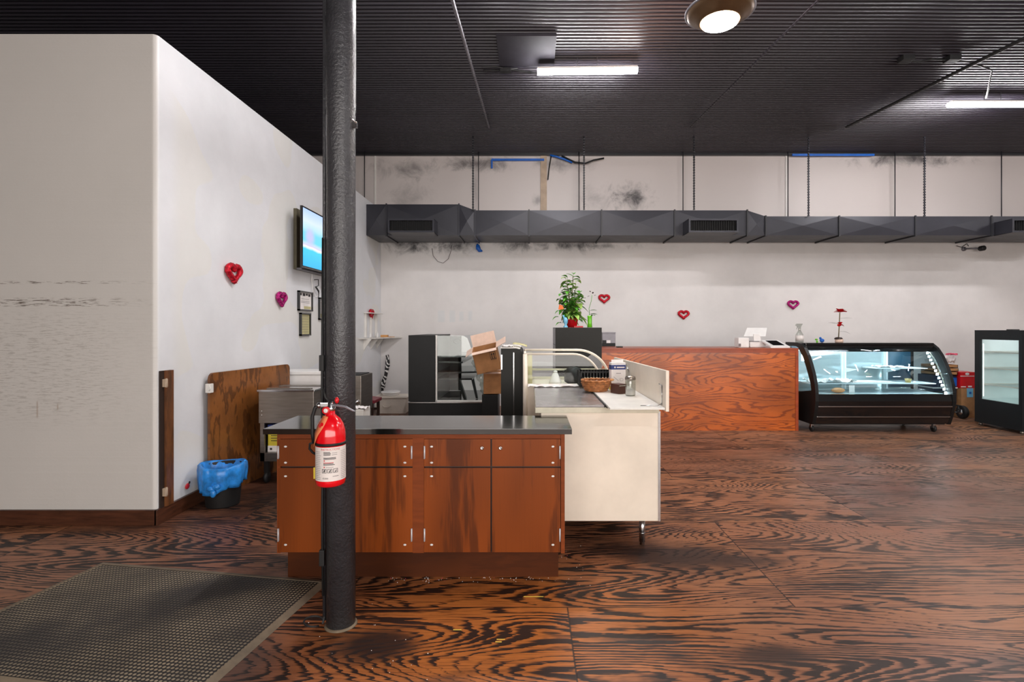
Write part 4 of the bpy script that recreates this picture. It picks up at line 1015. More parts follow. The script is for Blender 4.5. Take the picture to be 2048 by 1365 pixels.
MB().box(x0+.05, x1-.05, y0+.05, y0+.10, .905, .913, bev=.003).box(x0+.05, x1-.05, y0+.30, y1-.08, .905, .911, bev=.003).build('lid_ridge', M['steel'], l)
for (x, y) in ((x0+.05, y0+.06), (x1-.05, y0+.06), (x0+.05, y1-.06), (x1-.05, y1-.06)):
    MB().lathe([(.05, -.015), (.055, 0), (.05, .015)], (x, y, .055), 16, axis='x').box(x-.02, x+.02, y-.02, y+.02, .10, .22).build('caster', M['rubber'], t)
for z in (.70, .66): MB().sphere((x0+.03, y0-.002, z), .006, 0, 6).build('rivet', M['chrome'], t)
t = thing('yellow_carton', (-2.42, 5.1, .30), 'yellow and blue carton on the lower shelf of the steel bin', 'box')
MB().box(-2.52, -2.24, 5.05, 5.35, .302, .56, bev=.003).build('carton', M['yellow'], t)
MB().box(-2.522, -2.238, 5.048, 5.352, .485, .562).build('blue_band', M['navy'], t)
MB().box(-2.522, -2.238, 5.048, 5.352, .302, .36).build('white_band', M['paper'], t)
mb = MB()
for k, wd in enumerate((.11, .15, .09)): mb.box(-2.49, -2.49+wd, 5.046, 5.0485, .455-k*.025, .461-k*.025)
mb.box(-2.50, -2.48, 5.046, 5.0485, .32, .34).build('print', M['ink'], t)
t = thing('white_chest', (-2.45, 6.1, 0), 'low white appliance with flat top against the left wall', 'appliance')
MB().box(-2.80, -2.22, 5.82, 6.15, .02, .97, bev=.01).build('body', M['white'], t)
MB().box(-2.81, -2.21, 5.81, 6.16, .972, 1.01, bev=.01).build('lid', M['white'], t)

# leaning gate board
t = thing('gate_board', (-2.80, 4.56, 0), 'brown wooden board with rounded top corners leaning along the left wall', 'board')
L = 1.17; H = 1.10; r = .05
poly = [(0, .0), (L, .0), (L, H-r)] + [(L-r+r*math.cos(a), H-r+r*math.sin(a)) for a in [k*PI/2/5 for k in range(1, 6)]] + [(r-r*math.sin(a), H-r+r*math.cos(a)) for a in [k*PI/2/5 for k in range(0, 6)]]
mb = MB().prism([(a-0, b) for a, b in poly], 0, .022, 'x')
b = mb.build('panel', M['door_wood']); b.parent = t
lt = MB().box(-.012, .034, -.015, .03, H-.17, H-.09, bev=.006).tube([(.03, -.02, H-.15), (.045, -.02, H-.13), (.03, -.02, H-.105)], .005, 6).build('latch', M['white_paint']); lt.parent = t
t.rotation_euler = (0, 0, math.radians(-8))
# hinge jamb near the corner
t = thing('gate_jamb', (-2.83, 4.08, .115), 'narrow dark wooden gate jamb with brass hinges near the wall corner', 'jamb')
MB().box(-2.838, -2.822, 4.015, 4.055, .115, 1.165).build('groove', M['jamb_dark'], t)
MB().box(-2.838, -2.805, 4.052, 4.135, .115, 1.165, bev=.002).build('post', M['jamb_wood'], t)
for z in (1.07, .23): MB().box(-2.83, -2.800, 4.03, 4.062, z-.03, z+.03, bev=.003).tube([(-2.805, 4.05, z-.035), (-2.805, 4.05, z+.035)], .007, 8).build('hinge', M['tan_trim'], t)
tag(MB().sphere((-2.832, 4.34, .185), .03, 0, 8, (.25, 1, .8)).sphere((-2.828, 4.36, .21), .012, 1, 6, (.3, 1, 1)).build('sticker', [M['ink_red'], M['ink']], origin=(-2.835, 4.35, .18)), 'small red and black sticker low on the wall above the baseboard', 'sticker')
# trash bin
tx, ty = -2.60, 4.445
t = thing('trash_bin', (tx, ty, 0), 'small black trash bin with blue bag liner by the leaning board', 'trash bin')
MB().lathe([(.125, 0.001), (.128, .01), (.150, .30), (.155, .335), (.148, .335), (.12, .02), (.0005, .02)], (tx, ty, 0), 28).build('bin', M['rubber'], t)
mb = MB(); n = 48; rnd = random.Random(4)
prof = [(.118, .10, 0), (.135, .26, .0), (.150, .340, .003), (.164, .352, .006), (.176, .335, .012), (.178, .29, .016), (.175, .24, .016), (.168, .20, .018), (.166, .175, .022)]
ph = [rnd.random()*6 for _ in range(6)]
vs = []; fs = []
for j, (R, z, am) in enumerate(prof):
    for k in range(n):
        a = 2*PI*k/n
        wv = am*(math.sin(7*a+ph[0]+j*.3)+.7*math.sin(13*a+ph[1])+.6*math.sin(19*a+ph[2]+j*.6))
        dz = 0.012*math.sin(2*a+ph[3])*(j > 1) + (am*.5*math.sin(5*a+ph[4]) if j >= 6 else 0) - (.05*max(0, math.cos(a+2.3)) if j >= 7 else 0)
        vs.append((tx+(R+wv*.55)*math.cos(a), ty+(R+wv*.55)*math.sin(a), z+dz))
for j in range(len(prof)-1):
    for k in range(n): l = (k+1) % n; fs.append([j*n+k, j*n+l, (j+1)*n+l, (j+1)*n+k])
ln = mb._add(vs, fs, 0, True).build('bag_liner', M['bag'], t, solid=.002)
MB().sphere((tx+.05, ty-.178, .20), .034, 0, 10, (1, .7, .7)).sphere((tx+.01, ty-.185, .185), .028, 0, 10, (1.2, .7, .8)).sphere((tx+.03, ty-.19, .15), .028, 0, 10, (.9, .6, 1.2)).build('knot', M['bag'], ln)

# ------------------------------------------------------------------ things on the left wall
def heart_mesh(m, name='heart'):
    n = 60; pts = []; rr = []; rnd = random.Random(2)
    for i in range(n):
        a = 2*PI*i/n
        pts.append((16*math.sin(a)**3*.0058, 0, (13*math.cos(a)-5*math.cos(2*a)-2*math.cos(3*a)-math.cos(4*a)+2.2)*.0047)); rr.append(.0225+rnd.uniform(-.003, .003))
    mb = MB().tube(pts, rr, 8, closed=True, nrm=(0, 1, 0))
    for k in range(260):    # tinsel ends
        i = rnd.randrange(n); p = Vector(pts[i]); d = Vector((rnd.gauss(0, 1), -abs(rnd.gauss(0, .8)), rnd.gauss(0, 1))).normalized()
        q = p+d*.018; e = p+d*rnd.uniform(.026, .032); s_ = Vector((rnd.gauss(0, 1), rnd.gauss(0, 1), rnd.gauss(0, 1))).normalized()*.003
        mb._add([q-s_, q+s_, e], [[0, 1, 2]])
    return mb.build(name, m)
hr = heart_mesh(M['foil_red'], 'tinsel_heart'); hp = heart_mesh(M['foil_pink'], 'tinsel_heart')
G = 'tinsel hearts on the walls'
def place(o, loc, rz, label, s=1.0):
    o.location = loc; o.rotation_euler = (0, 0, rz); o.scale = (s, s, s); tag(o, label, 'heart', G)
place(hr, (-2.812, 4.99, 2.01), PI/2, 'large red tinsel heart on the left wall, nearest the camera', 1.12)
place(hp, (-2.812, 5.95, 1.815), PI/2, 'magenta tinsel heart on the left wall below and right of the red heart')
for (loc, rz, lb, src) in (((-2.812, 9.32, 1.735), PI/2, 'small red tinsel heart on the left wall above the corner shelf', hr), ((1.41, 9.972, 2.04), 0, 'red tinsel heart on the back wall right of the potted plant', hr),
                       ((2.92, 9.972, 1.735), 0, 'red tinsel heart on the back wall above the oak counter middle', hr), ((5.0, 9.972, 1.925), 0, 'magenta tinsel heart on the back wall above the register', hp)):
    c = src.copy(); C.objects.link(c); place(c, loc, rz, lb)

def framed(y0, y1, z0, z1, label, name, inner, extra):
    t = thing(name, (-2.838, (y0+y1)/2, z0), label, 'picture'); x = -2.838; f = .018
    MB().box(x, x+.03, y0, y1, z0, z0+f).box(x, x+.03, y0, y1, z1-f, z1).box(x, x+.03, y0, y0+f, z0, z1).box(x, x+.03, y1-f, y1, z0, z1).build('frame', M['black_gloss'], t)
    MB().box(x, x+.012, y0+f, y1-f, z0+f, z1-f).build('sheet', M[inner], t)
    mb = MB()
    for (a, b, c, d, mi) in extra:
        mb.box(x+.012, x+.0135, y0+f+(y1-y0-2*f)*a, y0+f+(y1-y0-2*f)*b, z0+f+(z1-z0-2*f)*c, z0+f+(z1-z0-2*f)*d, mi)
    mb.build('print', [M['ink'], M['ink_grey'], M['olive'], M['sky_blue']], t)
framed(6.40, 6.80, 1.705, 1.95, 'black framed certificate with dark header on the left wall below the television', 'framed_certificate', 'paper',
       [(.08, .22, .82, .97, 0), (.3, .5, .80, .97, 0), (.55, .7, .84, .97, 0), (.75, .92, .80, .95, 0), (.2, .8, .62, .64, 1), (.15, .85, .48, .50, 1), (.15, .85, .40, .42, 1), (.4, .95, .03, .2, 2)])
framed(6.45, 6.74, 1.395, 1.68, 'black framed yellowed notice directly below the framed certificate', 'framed_notice', 'olive', [(.1, .9, .1+.13*k, .115+.13*k, 1) for k in range(7)])
framed(7.03, 7.39, 1.60, 1.90, 'black framed sheet on the left wall close to the pole', 'framed_sheet', 'paper', [(.1, .9, .05, .25, 2), (.1, .9, .8, .82, 1)])
# television on its backing
t = thing('television', (-2.66, 6.75, 2.56), 'wall television showing a turquoise beach, partly behind the pole', 'television')
MB().box(-2.682, -2.655, 6.12, 7.36, 2.205, 2.925, bev=.004).build('casing', M['black_gloss'], t)
s = MB().box(-2.655, -2.652, 6.14, 7.34, 2.225, 2.905).build('screen', M['screen'], t)
for v in s.data.vertices: pass
t2 = thing('television_recess', (-2.82, 6.8, 2.2), 'dark recessed backing box on the wall behind the television', 'mount')
MB().box(-2.838, -2.80, 6.30, 7.3, 2.20, 2.93).build('backing', M['olive_dark'], t2)
MB().box(-2.80, -2.684, 6.42, 7.2, 2.26, 2.89).build('bracket', M['red_dark'], t2)
MB().box(-2.80, -2.74, 6.30, 7.3, 2.195, 2.215).build('ledge', M['grey_rod'], t2)
t = thing('television_cables', (-2.8, 6.9, 2.0), 'black and white cables dangling under the television', 'cable')
MB().tube([(-2.80, 6.75, 2.18), (-2.82, 6.78, 2.1), (-2.81, 6.80, 1.98), (-2.82, 6.86, 1.9)], .005, 6).build('cord', M['white'], t)
MB().tube([(-2.81, 6.84, 2.12), (-2.79, 6.92, 2.13), (-2.80, 6.95, 2.05), (-2.80, 6.86, 2.03), (-2.80, 6.95, 1.98), (-2.81, 6.98, 1.95), (-2.82, 7.0, 1.90)], [.006, .006, .006, .014, .012, .006, .005], 6).build('cord', M['rubber'], t)
MB().tube([(-2.81, 7.1, 2.18), (-2.81, 7.12, 2.05)], .004, 6).box(-2.82, -2.80, 7.10, 7.14, 2.03, 2.07).build('cord', M['ink_grey'], t)
MB().tube([(-2.81, 6.9, 1.9), (-2.82, 6.98, 1.92), (-2.82, 7.10, 1.98)], .004, 6).build('cord', M['white'], t)

# ------------------------------------------------------------------ tall black cabinet with plants
t = thing('black_cabinet', (.63, 7.2, 0), 'tall black cabinet carrying the potted plant behind the deli case', 'cabinet')
MB().box(.332, .933, 6.82, 7.6, 0, 1.496, bev=.005).build('body', M['black_green'], t)
MB().box(.330, .3315, 6.84, 7.58, .02, 1.26).box(.330, .3315, 6.84, 7.58, 1.27, 1.485).build('side_panel', M['grey_rod'], t)
def leaf(mb, p, d, L, wd, mt=0, droop=.3):
    d = Vector(d).normalized(); a, b = frame_of(d); p = Vector(p)
    side = a; n = 5; P = []; Q = []; R_ = []
    for i in range(n+1):
        u = i/n; c = p+d*L*u+Vector((0, 0, -droop*L*u*u)); w_ = wd*math.sin(PI*min(1, u*.92+.08))**.8*(1-u*.25) if i < n else 0.0005
        P.append(c-side*w_+Vector((0, 0, w_*.35))); R_.append(c); Q.append(c+side*w_+Vector((0, 0, w_*.35)))
    mb.sheet(P, R_, mt); mb.sheet(R_, Q, mt)
t = thing('potted_plant', (.62, 7.1, 1.497), 'leafy green potted plant in a red foil pot on the tall black cabinet', 'plant')
px_, py_, pz_ = .57, 7.12, 1.497
MB().lathe([(.065, pz_), (.08, pz_+.10), (.092, pz_+.125), (.085, pz_+.125), (.075, pz_+.11), (.0005, pz_+.11)], (px_, py_, 0), 22).box(px_+.02, px_+.14, py_-.10, py_-.02, pz_, pz_+.02).build('pot', M['red_plastic'], t)
st = MB(); lf = MB(); rnd = random.Random(21)
# envelope: widest 0.2 above the pot, apex 0.73
for s_ in range(19):
    ang = rnd.uniform(0, 2*PI); top = rnd.uniform(.30, .70) if s_ > 1 else (.74, .70)[s_]
    spread = (.24*(1-top/.85)+.02)
    P = []
    for i in range(6):
        u = i/5; P.append((px_-.01+math.cos(ang)*spread*u**1.3+rnd.uniform(-.008, .008), py_+math.sin(ang)*spread*u**1.3, pz_+.10+(top-.10)*u))
    st.tube(P, [.006, .005, .005, .004, .003, .002], 6)
    for k in range(11):
        u = .12+.88*k/10; i = min(4, int(u*5)); f = u*5-i
        q = Vector(P[i]).lerp(Vector(P[i+1]), min(1, f)); a2 = rnd.uniform(0, 2*PI)
        leaf(lf, q, (math.cos(a2), math.sin(a2), rnd.uniform(-.1, .7)), rnd.uniform(.09, .16)*(1.15-.3*u), rnd.uniform(.026, .044), 0 if rnd.random() < .72 else 1, rnd.uniform(.2, .8))
for k in range(16):
    a2 = rnd.uniform(0, 2*PI); q = (px_+rnd.uniform(-.10, .12), py_+rnd.uniform(-.1, .1), pz_+rnd.uniform(.10, .22))
    leaf(lf, q, (math.cos(a2), math.sin(a2), .1), rnd.uniform(.11, .17), rnd.uniform(.03, .045), 0 if rnd.random() < .6 else 1, rnd.uniform(.5, 1.1))
for (dx, dz) in ((-.16, .22), (-.19, .14), (-.15, .06), (.08, .10)):
    leaf(lf, (px_+dx, py_-.05, pz_+dz), (dx*3, -.2, .2), .09, .032, 0, .8)
lf.v = [(a, b, max(c, pz_+.006)) for a, b, c in lf.v]
st.build('stem', M['stem'], t); lf.build('foliage', [M['leaf'], M['leaf_light']], t)
# vase stands clear of the pot
t = thing('bud_vase', (.84, 7.0, 1.497), 'bright green bud vase with orchid sprig right of the potted plant', 'vase')
MB().lathe([(.03, 1.498), (.034, 1.50), (.028, 1.56), (.03, 1.64), (.033, 1.655), (.027, 1.64)], (.80, 7.03, 0), 16).build('vase', M['green_glass'], t)
MB().tube([(.80, 7.03, 1.60), (.79, 7.03, 1.75), (.82, 7.03, 1.85), (.83, 7.03, 1.93)], .004, 6).build('stem', M['leaf'], t)
lf = MB(); leaf(lf, (.80, 7.03, 1.67), (1, 0, .3), .11, .03); leaf(lf, (.82, 7.0, 1.65), (.5, -1, .4), .09, .028); leaf(lf, (.80, 7.0, 1.72), (.9, -.1, .3), .10, .025)
lf.build('leaves', M['leaf'], t)
lf = MB()
for (x, z) in ((.84, 1.95), (.81, 1.97), (.86, 1.92), (.80, 1.92)): leaf(lf, (x, 7.03, z), (rnd.uniform(-1, 1), -.4, rnd.uniform(-.3, .8)), .035, .014); 
lf.build('orchid_bloom', M['dark_wood'], t)
t = thing('blue_toy', (.46, 6.93, 1.497), 'pale blue glass figurine at the left foot of the potted plant', 'figurine')
MB().lathe([(.03, 1.498), (.03, 1.51), (.012, 1.53), (.028, 1.56), (.03, 1.60), (.012, 1.63)], (.47, 6.93, 0), 14).build('body', M['sky_blue'], t)
MB().tube([(.455, 6.93, 1.60), (.44, 6.93, 1.66)], .012, 6).build('arm', M['sky_blue'], t)
t = thing('butterfly_pick', (.40, 6.98, 1.75), 'orange butterfly pick among the leaves on the left of the plant', 'ornament')
MB()._add([(.42, 6.95, 1.735), (.43, 6.95, 1.79), (.385, 6.95, 1.80), (.375, 6.95, 1.735), (.45, 6.95, 1.745)], [[0, 1, 2], [0, 2, 3], [0, 4, 1]]).build('wing', M['orange'], t, solid=.003)
MB().tube([(.41, 6.955, 1.74), (.45, 6.98, 1.6), (.50, 7.02, 1.53)], .003, 5).build('pick', M['stem'], t)

# ------------------------------------------------------------------ oak counter and register
OX0, OX1, OY = .96, 3.89, 7.61
t = thing('oak_counter', (2.4, 7.9, 0), 'long orange oak plywood service counter in the middle distance', 'counter')
MB().box(OX0, OX1-.02, OY, OY+.02, .0, 1.175).build('front_panel', M['oak'], t)
MB().box(OX0, OX1, OY-.008, OY+.72, 1.172, 1.196, bev=.003).build('top_board', M['oak_trim'], t)
MB().box(OX1-.045, OX1-.003, OY-.010, OY+.012, 0.0, 1.172).box(OX0, OX1-.045, OY-.006, OY, 1.13, 1.172).build('edge_trim', M['oak_trim'], t)
MB().box(OX1-.022, OX1-.002, OY+.012, OY+.70, 0, 1.172).box(OX0, OX0+.02, OY+.02, OY+.70, 0, 1.172).box(OX0, OX1, OY+.68, OY+.70, 0.0, 1.172).build('side_panel', M['oak'], t)
CT = 1.197
def dpt(px, Y): return (px-1060)*Y/1050
t = thing('receipt_printer', (3.28, 7.85, CT), 'white receipt printer at the left of the register on the oak counter', 'printer')
x = dpt(1484, 7.85)
MB().box(x-.08, x+.08, 7.78, 7.95, CT, CT+.15, bev=.02).build('body', M['white'], t)
MB().box(x-.078, x-.045, 7.776, 7.782, CT+.015, CT+.06).build('paper_slot', M['ink_grey'], t)
t = thing('register', (3.45, 7.95, CT), 'white point of sale register seen from behind with tilted screen', 'register')
x = dpt(1517, 7.95)
MB().box(x-.12, x+.12, 7.97, 8.15, CT, CT+.085, bev=.008).build('base', M['white'], t)
MB().box(x-.12, x+.02, 7.96, 8.12, CT+.086, CT+.094).build('base_plate', M['grey_rod'], t)
MB().prism([(x-.06, CT+.095), (x+.055, CT+.095), (x+.025, CT+.20), (x-.065, CT+.20)], 7.975, 7.99, 'y').build('stand', M['white'], t)
scr = [(x-.205, CT+.165), (x+.125, CT+.165), (x+.20, CT+.295), (x-.105, CT+.295)]
mb = MB(); vs = [(a, 7.99+(b-CT-.165)*.9, b) for a, b in scr]+[(a, 8.005+(b-CT-.165)*.9, b) for a, b in scr]
mb._add(vs, [[0, 1, 2, 3], [7, 6, 5, 4], [0, 4, 5, 1], [1, 5, 6, 2], [2, 6, 7, 3], [3, 7, 4, 0]]).build('screen_back', M['white'], t)
t = thing('card_reader', (3.7, 7.85, CT), 'white card reader with dark screen on the oak counter', 'card reader')
x = dpt(1553, 7.8)
MB()._add([(x-.12, 7.72, CT), (x+.16, 7.72, CT), (x+.12, 7.95, CT+.09), (x-.16, 7.95, CT+.09), (x-.12, 7.72, CT+.02), (x+.16, 7.72, CT+.02), (x+.09, 7.95, CT+.11), (x-.16, 7.95, CT+.11)],
          [[0, 1, 5, 4], [4, 5, 6, 7], [1, 2, 6, 5], [0, 4, 7, 3], [3, 7, 6, 2], [0, 3, 2, 1]]).build('body', M['white'], t)
MB()._add([(x-.065, 7.76, CT+.038), (x+.10, 7.76, CT+.038), (x+.055, 7.92, CT+.101), (x-.11, 7.92, CT+.101)], [[0, 1, 2, 3]]).build('screen', M['black_gloss'], t, solid=.004)
t = thing('thermal_printer', (1.32, 8.6, .9), 'grey and black printer on a hidden shelf right of the tall black cabinet', 'printer')
x0, x1 = dpt(1203, 8.6), dpt(1229, 8.6)
MB().box(x0, x1, 8.5, 8.8, 1.02, 1.24, bev=.006).build('lower_body', M['black'], t)
MB().box(x0, x1, 8.5, 8.8, 1.24, 1.40, bev=.006).box(x0-.003, x1+.003, 8.495, 8.8, 1.40, 1.42).build('upper_body', M['grey_rod'], t)
MB().box(x0+.07, x0+.13, 8.492, 8.50, 1.245, 1.29).build('label', M['paper'], t)
MB().box(x0, x0+.06, 8.492, 8.5, 1.24, 1.29).build('slot', M['black'], t)
tag(MB().box(.95, 3.9, 8.45, 8.95, .0, 1.018).build('back_shelf', M['black'], origin=(2.4, 8.7, 0)), 'dark back shelf unit behind the oak counter', 'shelf unit')
tag(MB().box(dpt(1233, 7.9), dpt(1244, 7.9), 7.82, 7.95, CT, CT+.018, bev=.004).build('phone', M['black'], origin=(1.33, 7.9, CT)), 'small flat black device lying at the left end of the oak counter', 'device')

# ------------------------------------------------------------------ curved glass display case
def curved_case():
    X0, X1 = 4.0, 5.97
    t = thing('curved_display_case', (5.0, 7.85, 0), 'black refrigerated display case with curved glass front right of the oak counter', 'display case')
    outer = [(8.22, 1.27), (7.86, 1.27), (7.75, 1.255), (7.66, 1.20), (7.57, 1.10), (7.49, .97), (7.42, .83), (7.375, .70), (7.355, .58), (7.355, .46), (7.375, .34), (7.41, .22), (7.45, .12)]
    inner = [(8.22, 1.215), (7.92, 1.215), (7.84, 1.20), (7.77, 1.14), (7.69, 1.05), (7.61, .93), (7.54, .80), (7.49, .70), (7.47, .62), (7.47, .46), (7.48, .34), (7.50, .22), (7.52, .12)]
    for (a, b, nm) in ((X0, X0+.045, 'l'), (X1-.045, X1, 'r')):
        mb = MB().band(outer, inner, a, b, 'x')
        mb.prism([(7.47, .60), (8.22, .48), (8.22, .12), (7.52, .12), (7.48, .34), (7.47, .46)], a, b, 'x').prism([(8.17, .48), (8.22, .48), (8.22, 1.22), (8.17, 1.22)], a, b, 'x')
        e = mb.build('end_frame', M['black'], t)
        mb = MB().prism([(7.49, .60), (7.54, .80), (7.61, .93), (7.69, 1.05), (7.77, 1.14), (7.84, 1.20), (8.18, 1.215), (8.18, .49)], (a+b)/2-.003, (a+b)/2+.003, 'x')
        mb.build('end_glass', M['glass_tint'], e)
        mb = MB()
        inr = inner[2:9]
        xx = b+.003 if nm == 'l' else a-.003
        mb.tube([(xx, y+.015, z) for y, z in inr], .006, 6); mb.build('seal', M['cream2'], e)
    # curved front glass
    gl = [(7.72, 1.215), (7.66, 1.17), (7.585, 1.08), (7.505, .95), (7.435, .81), (7.395, .68), (7.385, .56)]
    MB().sheet([(X0+.045, y, z) for y, z in gl], [(X1-.045, y, z) for y, z in gl]).build('front_glass', M['glass_tint'], t, solid=.004)
    MB().box(X0+.045, X1-.045, 7.70, 8.22, 1.235, 1.27, bev=.006).build('top_board', M['black_gloss'], t)
    MB().box(X0+.045, X1-.045, 7.70, 7.75, 1.14, 1.235, bev=.008).build('header', M['black_gloss'], t)
    MB().box(X0+.06, X1-.06, 7.755, 7.80, 1.185, 1.205).build('header_lamp', M['led'], t)
    lf = [(7.38, .555), (7.362, .46), (7.38, .34), (7.42, .20), (7.45, .13)]
    bk = [(7.44, .555), (7.43, .46), (7.44, .34), (7.47, .20), (7.50, .13)]
    MB().band(lf, bk, X0+.045, X1-.045, 'x').build('front_panel', M['black_gloss'], t)
    for (y, z, h) in ((7.372, .385, .014), (7.41, .235, .012)):
        MB().box(X0+.045, X1-.045, y-.012, y+.02, z-h/2, z+h/2, bev=.003).build('chrome_strip', M['chrome'], t)
    MB().box(X0+.045, X1-.045, 7.50, 8.20, .11, .50).build('base', M['black'], t)
    MB().box(X0+.045, X1-.045, 7.44, 8.20, .505, .545).build('deck', M['case_interior'], t)
    b = MB().box(X0+.045, X1-.045, 8.175, 8.19, .545, 1.235).build('mirror_doors', M['mirror'], t)
    MB().box(4.84, 4.90, 8.155, 8.175, .545, 1.235).box(5.50, 5.56, 8.155, 8.175, .545, 1.235).build('mullion', M['case_interior'], b)
    MB().box(5.56, 5.92, 8.165, 8.174, .57, 1.15).box(X0+.06, X1-.06, 8.15, 8.172, 1.15, 1.225).build('blue_panel', M['dark_blue'], b)
    MB().box(X0+.06, X1-.06, 8.12, 8.15, 1.135, 1.155).build('rear_rail', M['case_interior'], t)
    MB().box(5.15, X1-.06, 7.80, 8.14, .882, .892, bev=.002).build('shelf', M['case_interior'], t)
    MB().box(X0+.06, X1-.06, 7.64, 8.14, .672, .684, bev=.002).build('shelf', M['case_interior'], t)
    for x in (4.88, 5.52):
        MB().box(x-.012, x+.012, 8.12, 8.155, .55, 1.2).prism([(7.82, .872), (8.13, .872), (8.13, .80)], x-.004, x+.004, 'x').build('shelf_post', M['case_interior'], t)
    mb = MB()
    for (y, z) in [(7.83-.031*i*1.0, 1.17-.050*i) for i in range(0, 13)]:
        yy = y if z > 1.0 else y-.0
        mb.box(X1-.075, X1-.052, y-.006, y+.008, z-.018, z+.012)
    mb.build('led_strip', M['led'], t)
    mb = MB()
    mb.box(X0+.05, X0+.07, 7.80, 7.83, 1.0, 1.19).build('led_strip', M['led'], t)
    for (x, y) in ((4.05, 7.55), (5.78, 7.52), (5.72, 8.05), (4.05, 8.1)):
        cst = MB().lathe([(.046, -.014), (.05, 0), (.046, .014)], (x, y, .05), 16, axis='x').build('caster', M['rubber'], t)
        MB().box(x-.02, x+.02, y-.025, y+.02, .06, .115, bev=.004).build('fork', M['chrome'], cst)
    return t
curved_case()
crumple(4.10, 4.78, 7.66, 7.92, .686, .055, 'wax_paper', M['paper'], 'white wax paper sheets on the lower shelf at the left of the curved case', 'paper', 31)
crumple(5.22, 5.62, 7.83, 8.05, .894, .03, 'wax_paper', M['paper'], 'white wax paper on the upper shelf of the curved case', 'paper', 32)
tag(MB().box(4.80, 5.35, 7.70, 8.0, .686, .698, bev=.004).build('serving_tray', M['stain_paper'], origin=(5.1, 7.85, .69)), 'flat white tray on the lower shelf near the middle of the curved case', 'tray')
t = thing('plastic_cup', (5.56, 7.72, .686), 'clear cup of yellow custard on the lower shelf of the curved case', 'cup')
MB().lathe([(.034, .686), (.048, .745), (.051, .747)], (5.56, 7.72, 0), 18).build('cup', M['clear_plastic'], t)
MB().lathe([(.033, .689), (.044, .742), (.0005, .744)], (5.56, 7.72, 0), 16).build('custard', M['yellow_soft'], t)
t = tag(MB().sphere((4.47, 7.62, .586), .09, 0, 14, (1.1, .7, .42)).build('bread_loaf', M['bread'], origin=(4.47, 7.62, .546)), 'small bread loaf on the deck at the left of the curved case', 'bread')
tag(MB().box(4.62, 4.70, 7.60, 7.605, .546, .66).box(4.62, 4.70, 7.60, 7.66, .546, .549).build('price_card', M['paper'], origin=(4.66, 7.6, .546)), 'blank white card standing on the deck of the curved case', 'card')
t = thing('spray_bottle', (4.12, 8.02, 1.271), 'clear spray bottle with white label on top of the curved case', 'bottle')
x = dpt(1599, 8.02)
MB().lathe([(.055, 1.271), (.057, 1.28), (.057, 1.38), (.03, 1.43), (.018, 1.45)], (x, 8.02, 0), 20).build('bottle', M['clear_plastic'], t)
MB().lathe([(.0575, 1.29), (.0580, 1.29), (.0580, 1.375), (.0575, 1.375)], (x, 8.02, 0), 20).build('label', M['label'], t)
MB().lathe([(.019, 1.445), (.019, 1.475), (.012, 1.48)], (x, 8.02, 0), 14).prism([(x-.06, 1.53), (x-.045, 1.555), (x+.045, 1.555), (x+.02, 1.515), (x+.012, 1.475), (x-.012, 1.475), (x-.02, 1.50)], 8.005, 8.035, 'y').tube([(x-.03, 8.02, 1.51), (x-.045, 8.02, 1.47)], .005, 6).build('trigger', M['clear_plastic'], t)
t = thing('rose_ornament', (4.85, 7.95, 1.271), 'red artificial rose standing in a small pot on the curved case', 'ornament')
x = dpt(1677, 7.95)
MB().lathe([(.05, 1.271), (.058, 1.28), (.055, 1.32), (.03, 1.335)], (x+.01, 7.95, 0), 18).build('pot', M['cardboard_in'], t)
MB().lathe([(.056, 1.318), (.060, 1.325), (.045, 1.345), (.01, 1.352)], (x, 7.95, 0), 14).build('pot_top', M['dark_wood'], t)
MB().tube([(x, 7.95, 1.34), (x+.01, 7.95, 1.5), (x+.015, 7.95, 1.62), (x+.02, 7.95, 1.72)], .007, 6).build('stem', M['stem'], t)
lf = MB(); leaf(lf, (x+.02, 7.95, 1.635), (1, -.1, .12), .18, .009, 0, .1); leaf(lf, (x, 7.95, 1.555), (-1, -.1, .1), .17, .013, 0, .0); leaf(lf, (x+.01, 7.95, 1.43), (1, -.1, .25), .17, .009, 0, .45)
lf.build('leaf', M['dark_wood'], t)
rs = MB(); rnd = random.Random(9)
for k in range(16): a2 = rnd.uniform(0, 2*PI); leaf(rs, (x+.02, 7.95, 1.725), (math.cos(a2), math.sin(a2)*.8, rnd.uniform(.2, 1.4)), rnd.uniform(.08, .12), .035, 0, .2)
for k in range(10): a2 = rnd.uniform(0, 2*PI); leaf(rs, (x+.02, 7.94, 1.545), (math.cos(a2), math.sin(a2)*.8, rnd.uniform(-.6, 1.0)), rnd.uniform(.05, .07), .03, 0, .1)
rs.build('rose_bloom', M['red_plastic'], t)
t = thing('blue_green_toy', (4.35, 7.95, 1.271), 'tiny blue and green figure on top of the curved case', 'figurine')
x = dpt(1640, 7.95)
MB().sphere((x+.03, 7.95, 1.30), .035, 0, 10, (1, .8, .85)).sphere((x+.005, 7.95, 1.335), .018, 0, 8).build('body', M['blue_tape'], t)
MB().sphere((x-.045, 7.95, 1.285), .016, 0, 8).sphere((x-.055, 7.95, 1.315), .02, 0, 8, (1.2, .8, .6)).build('foot', M['green_glass'], t)

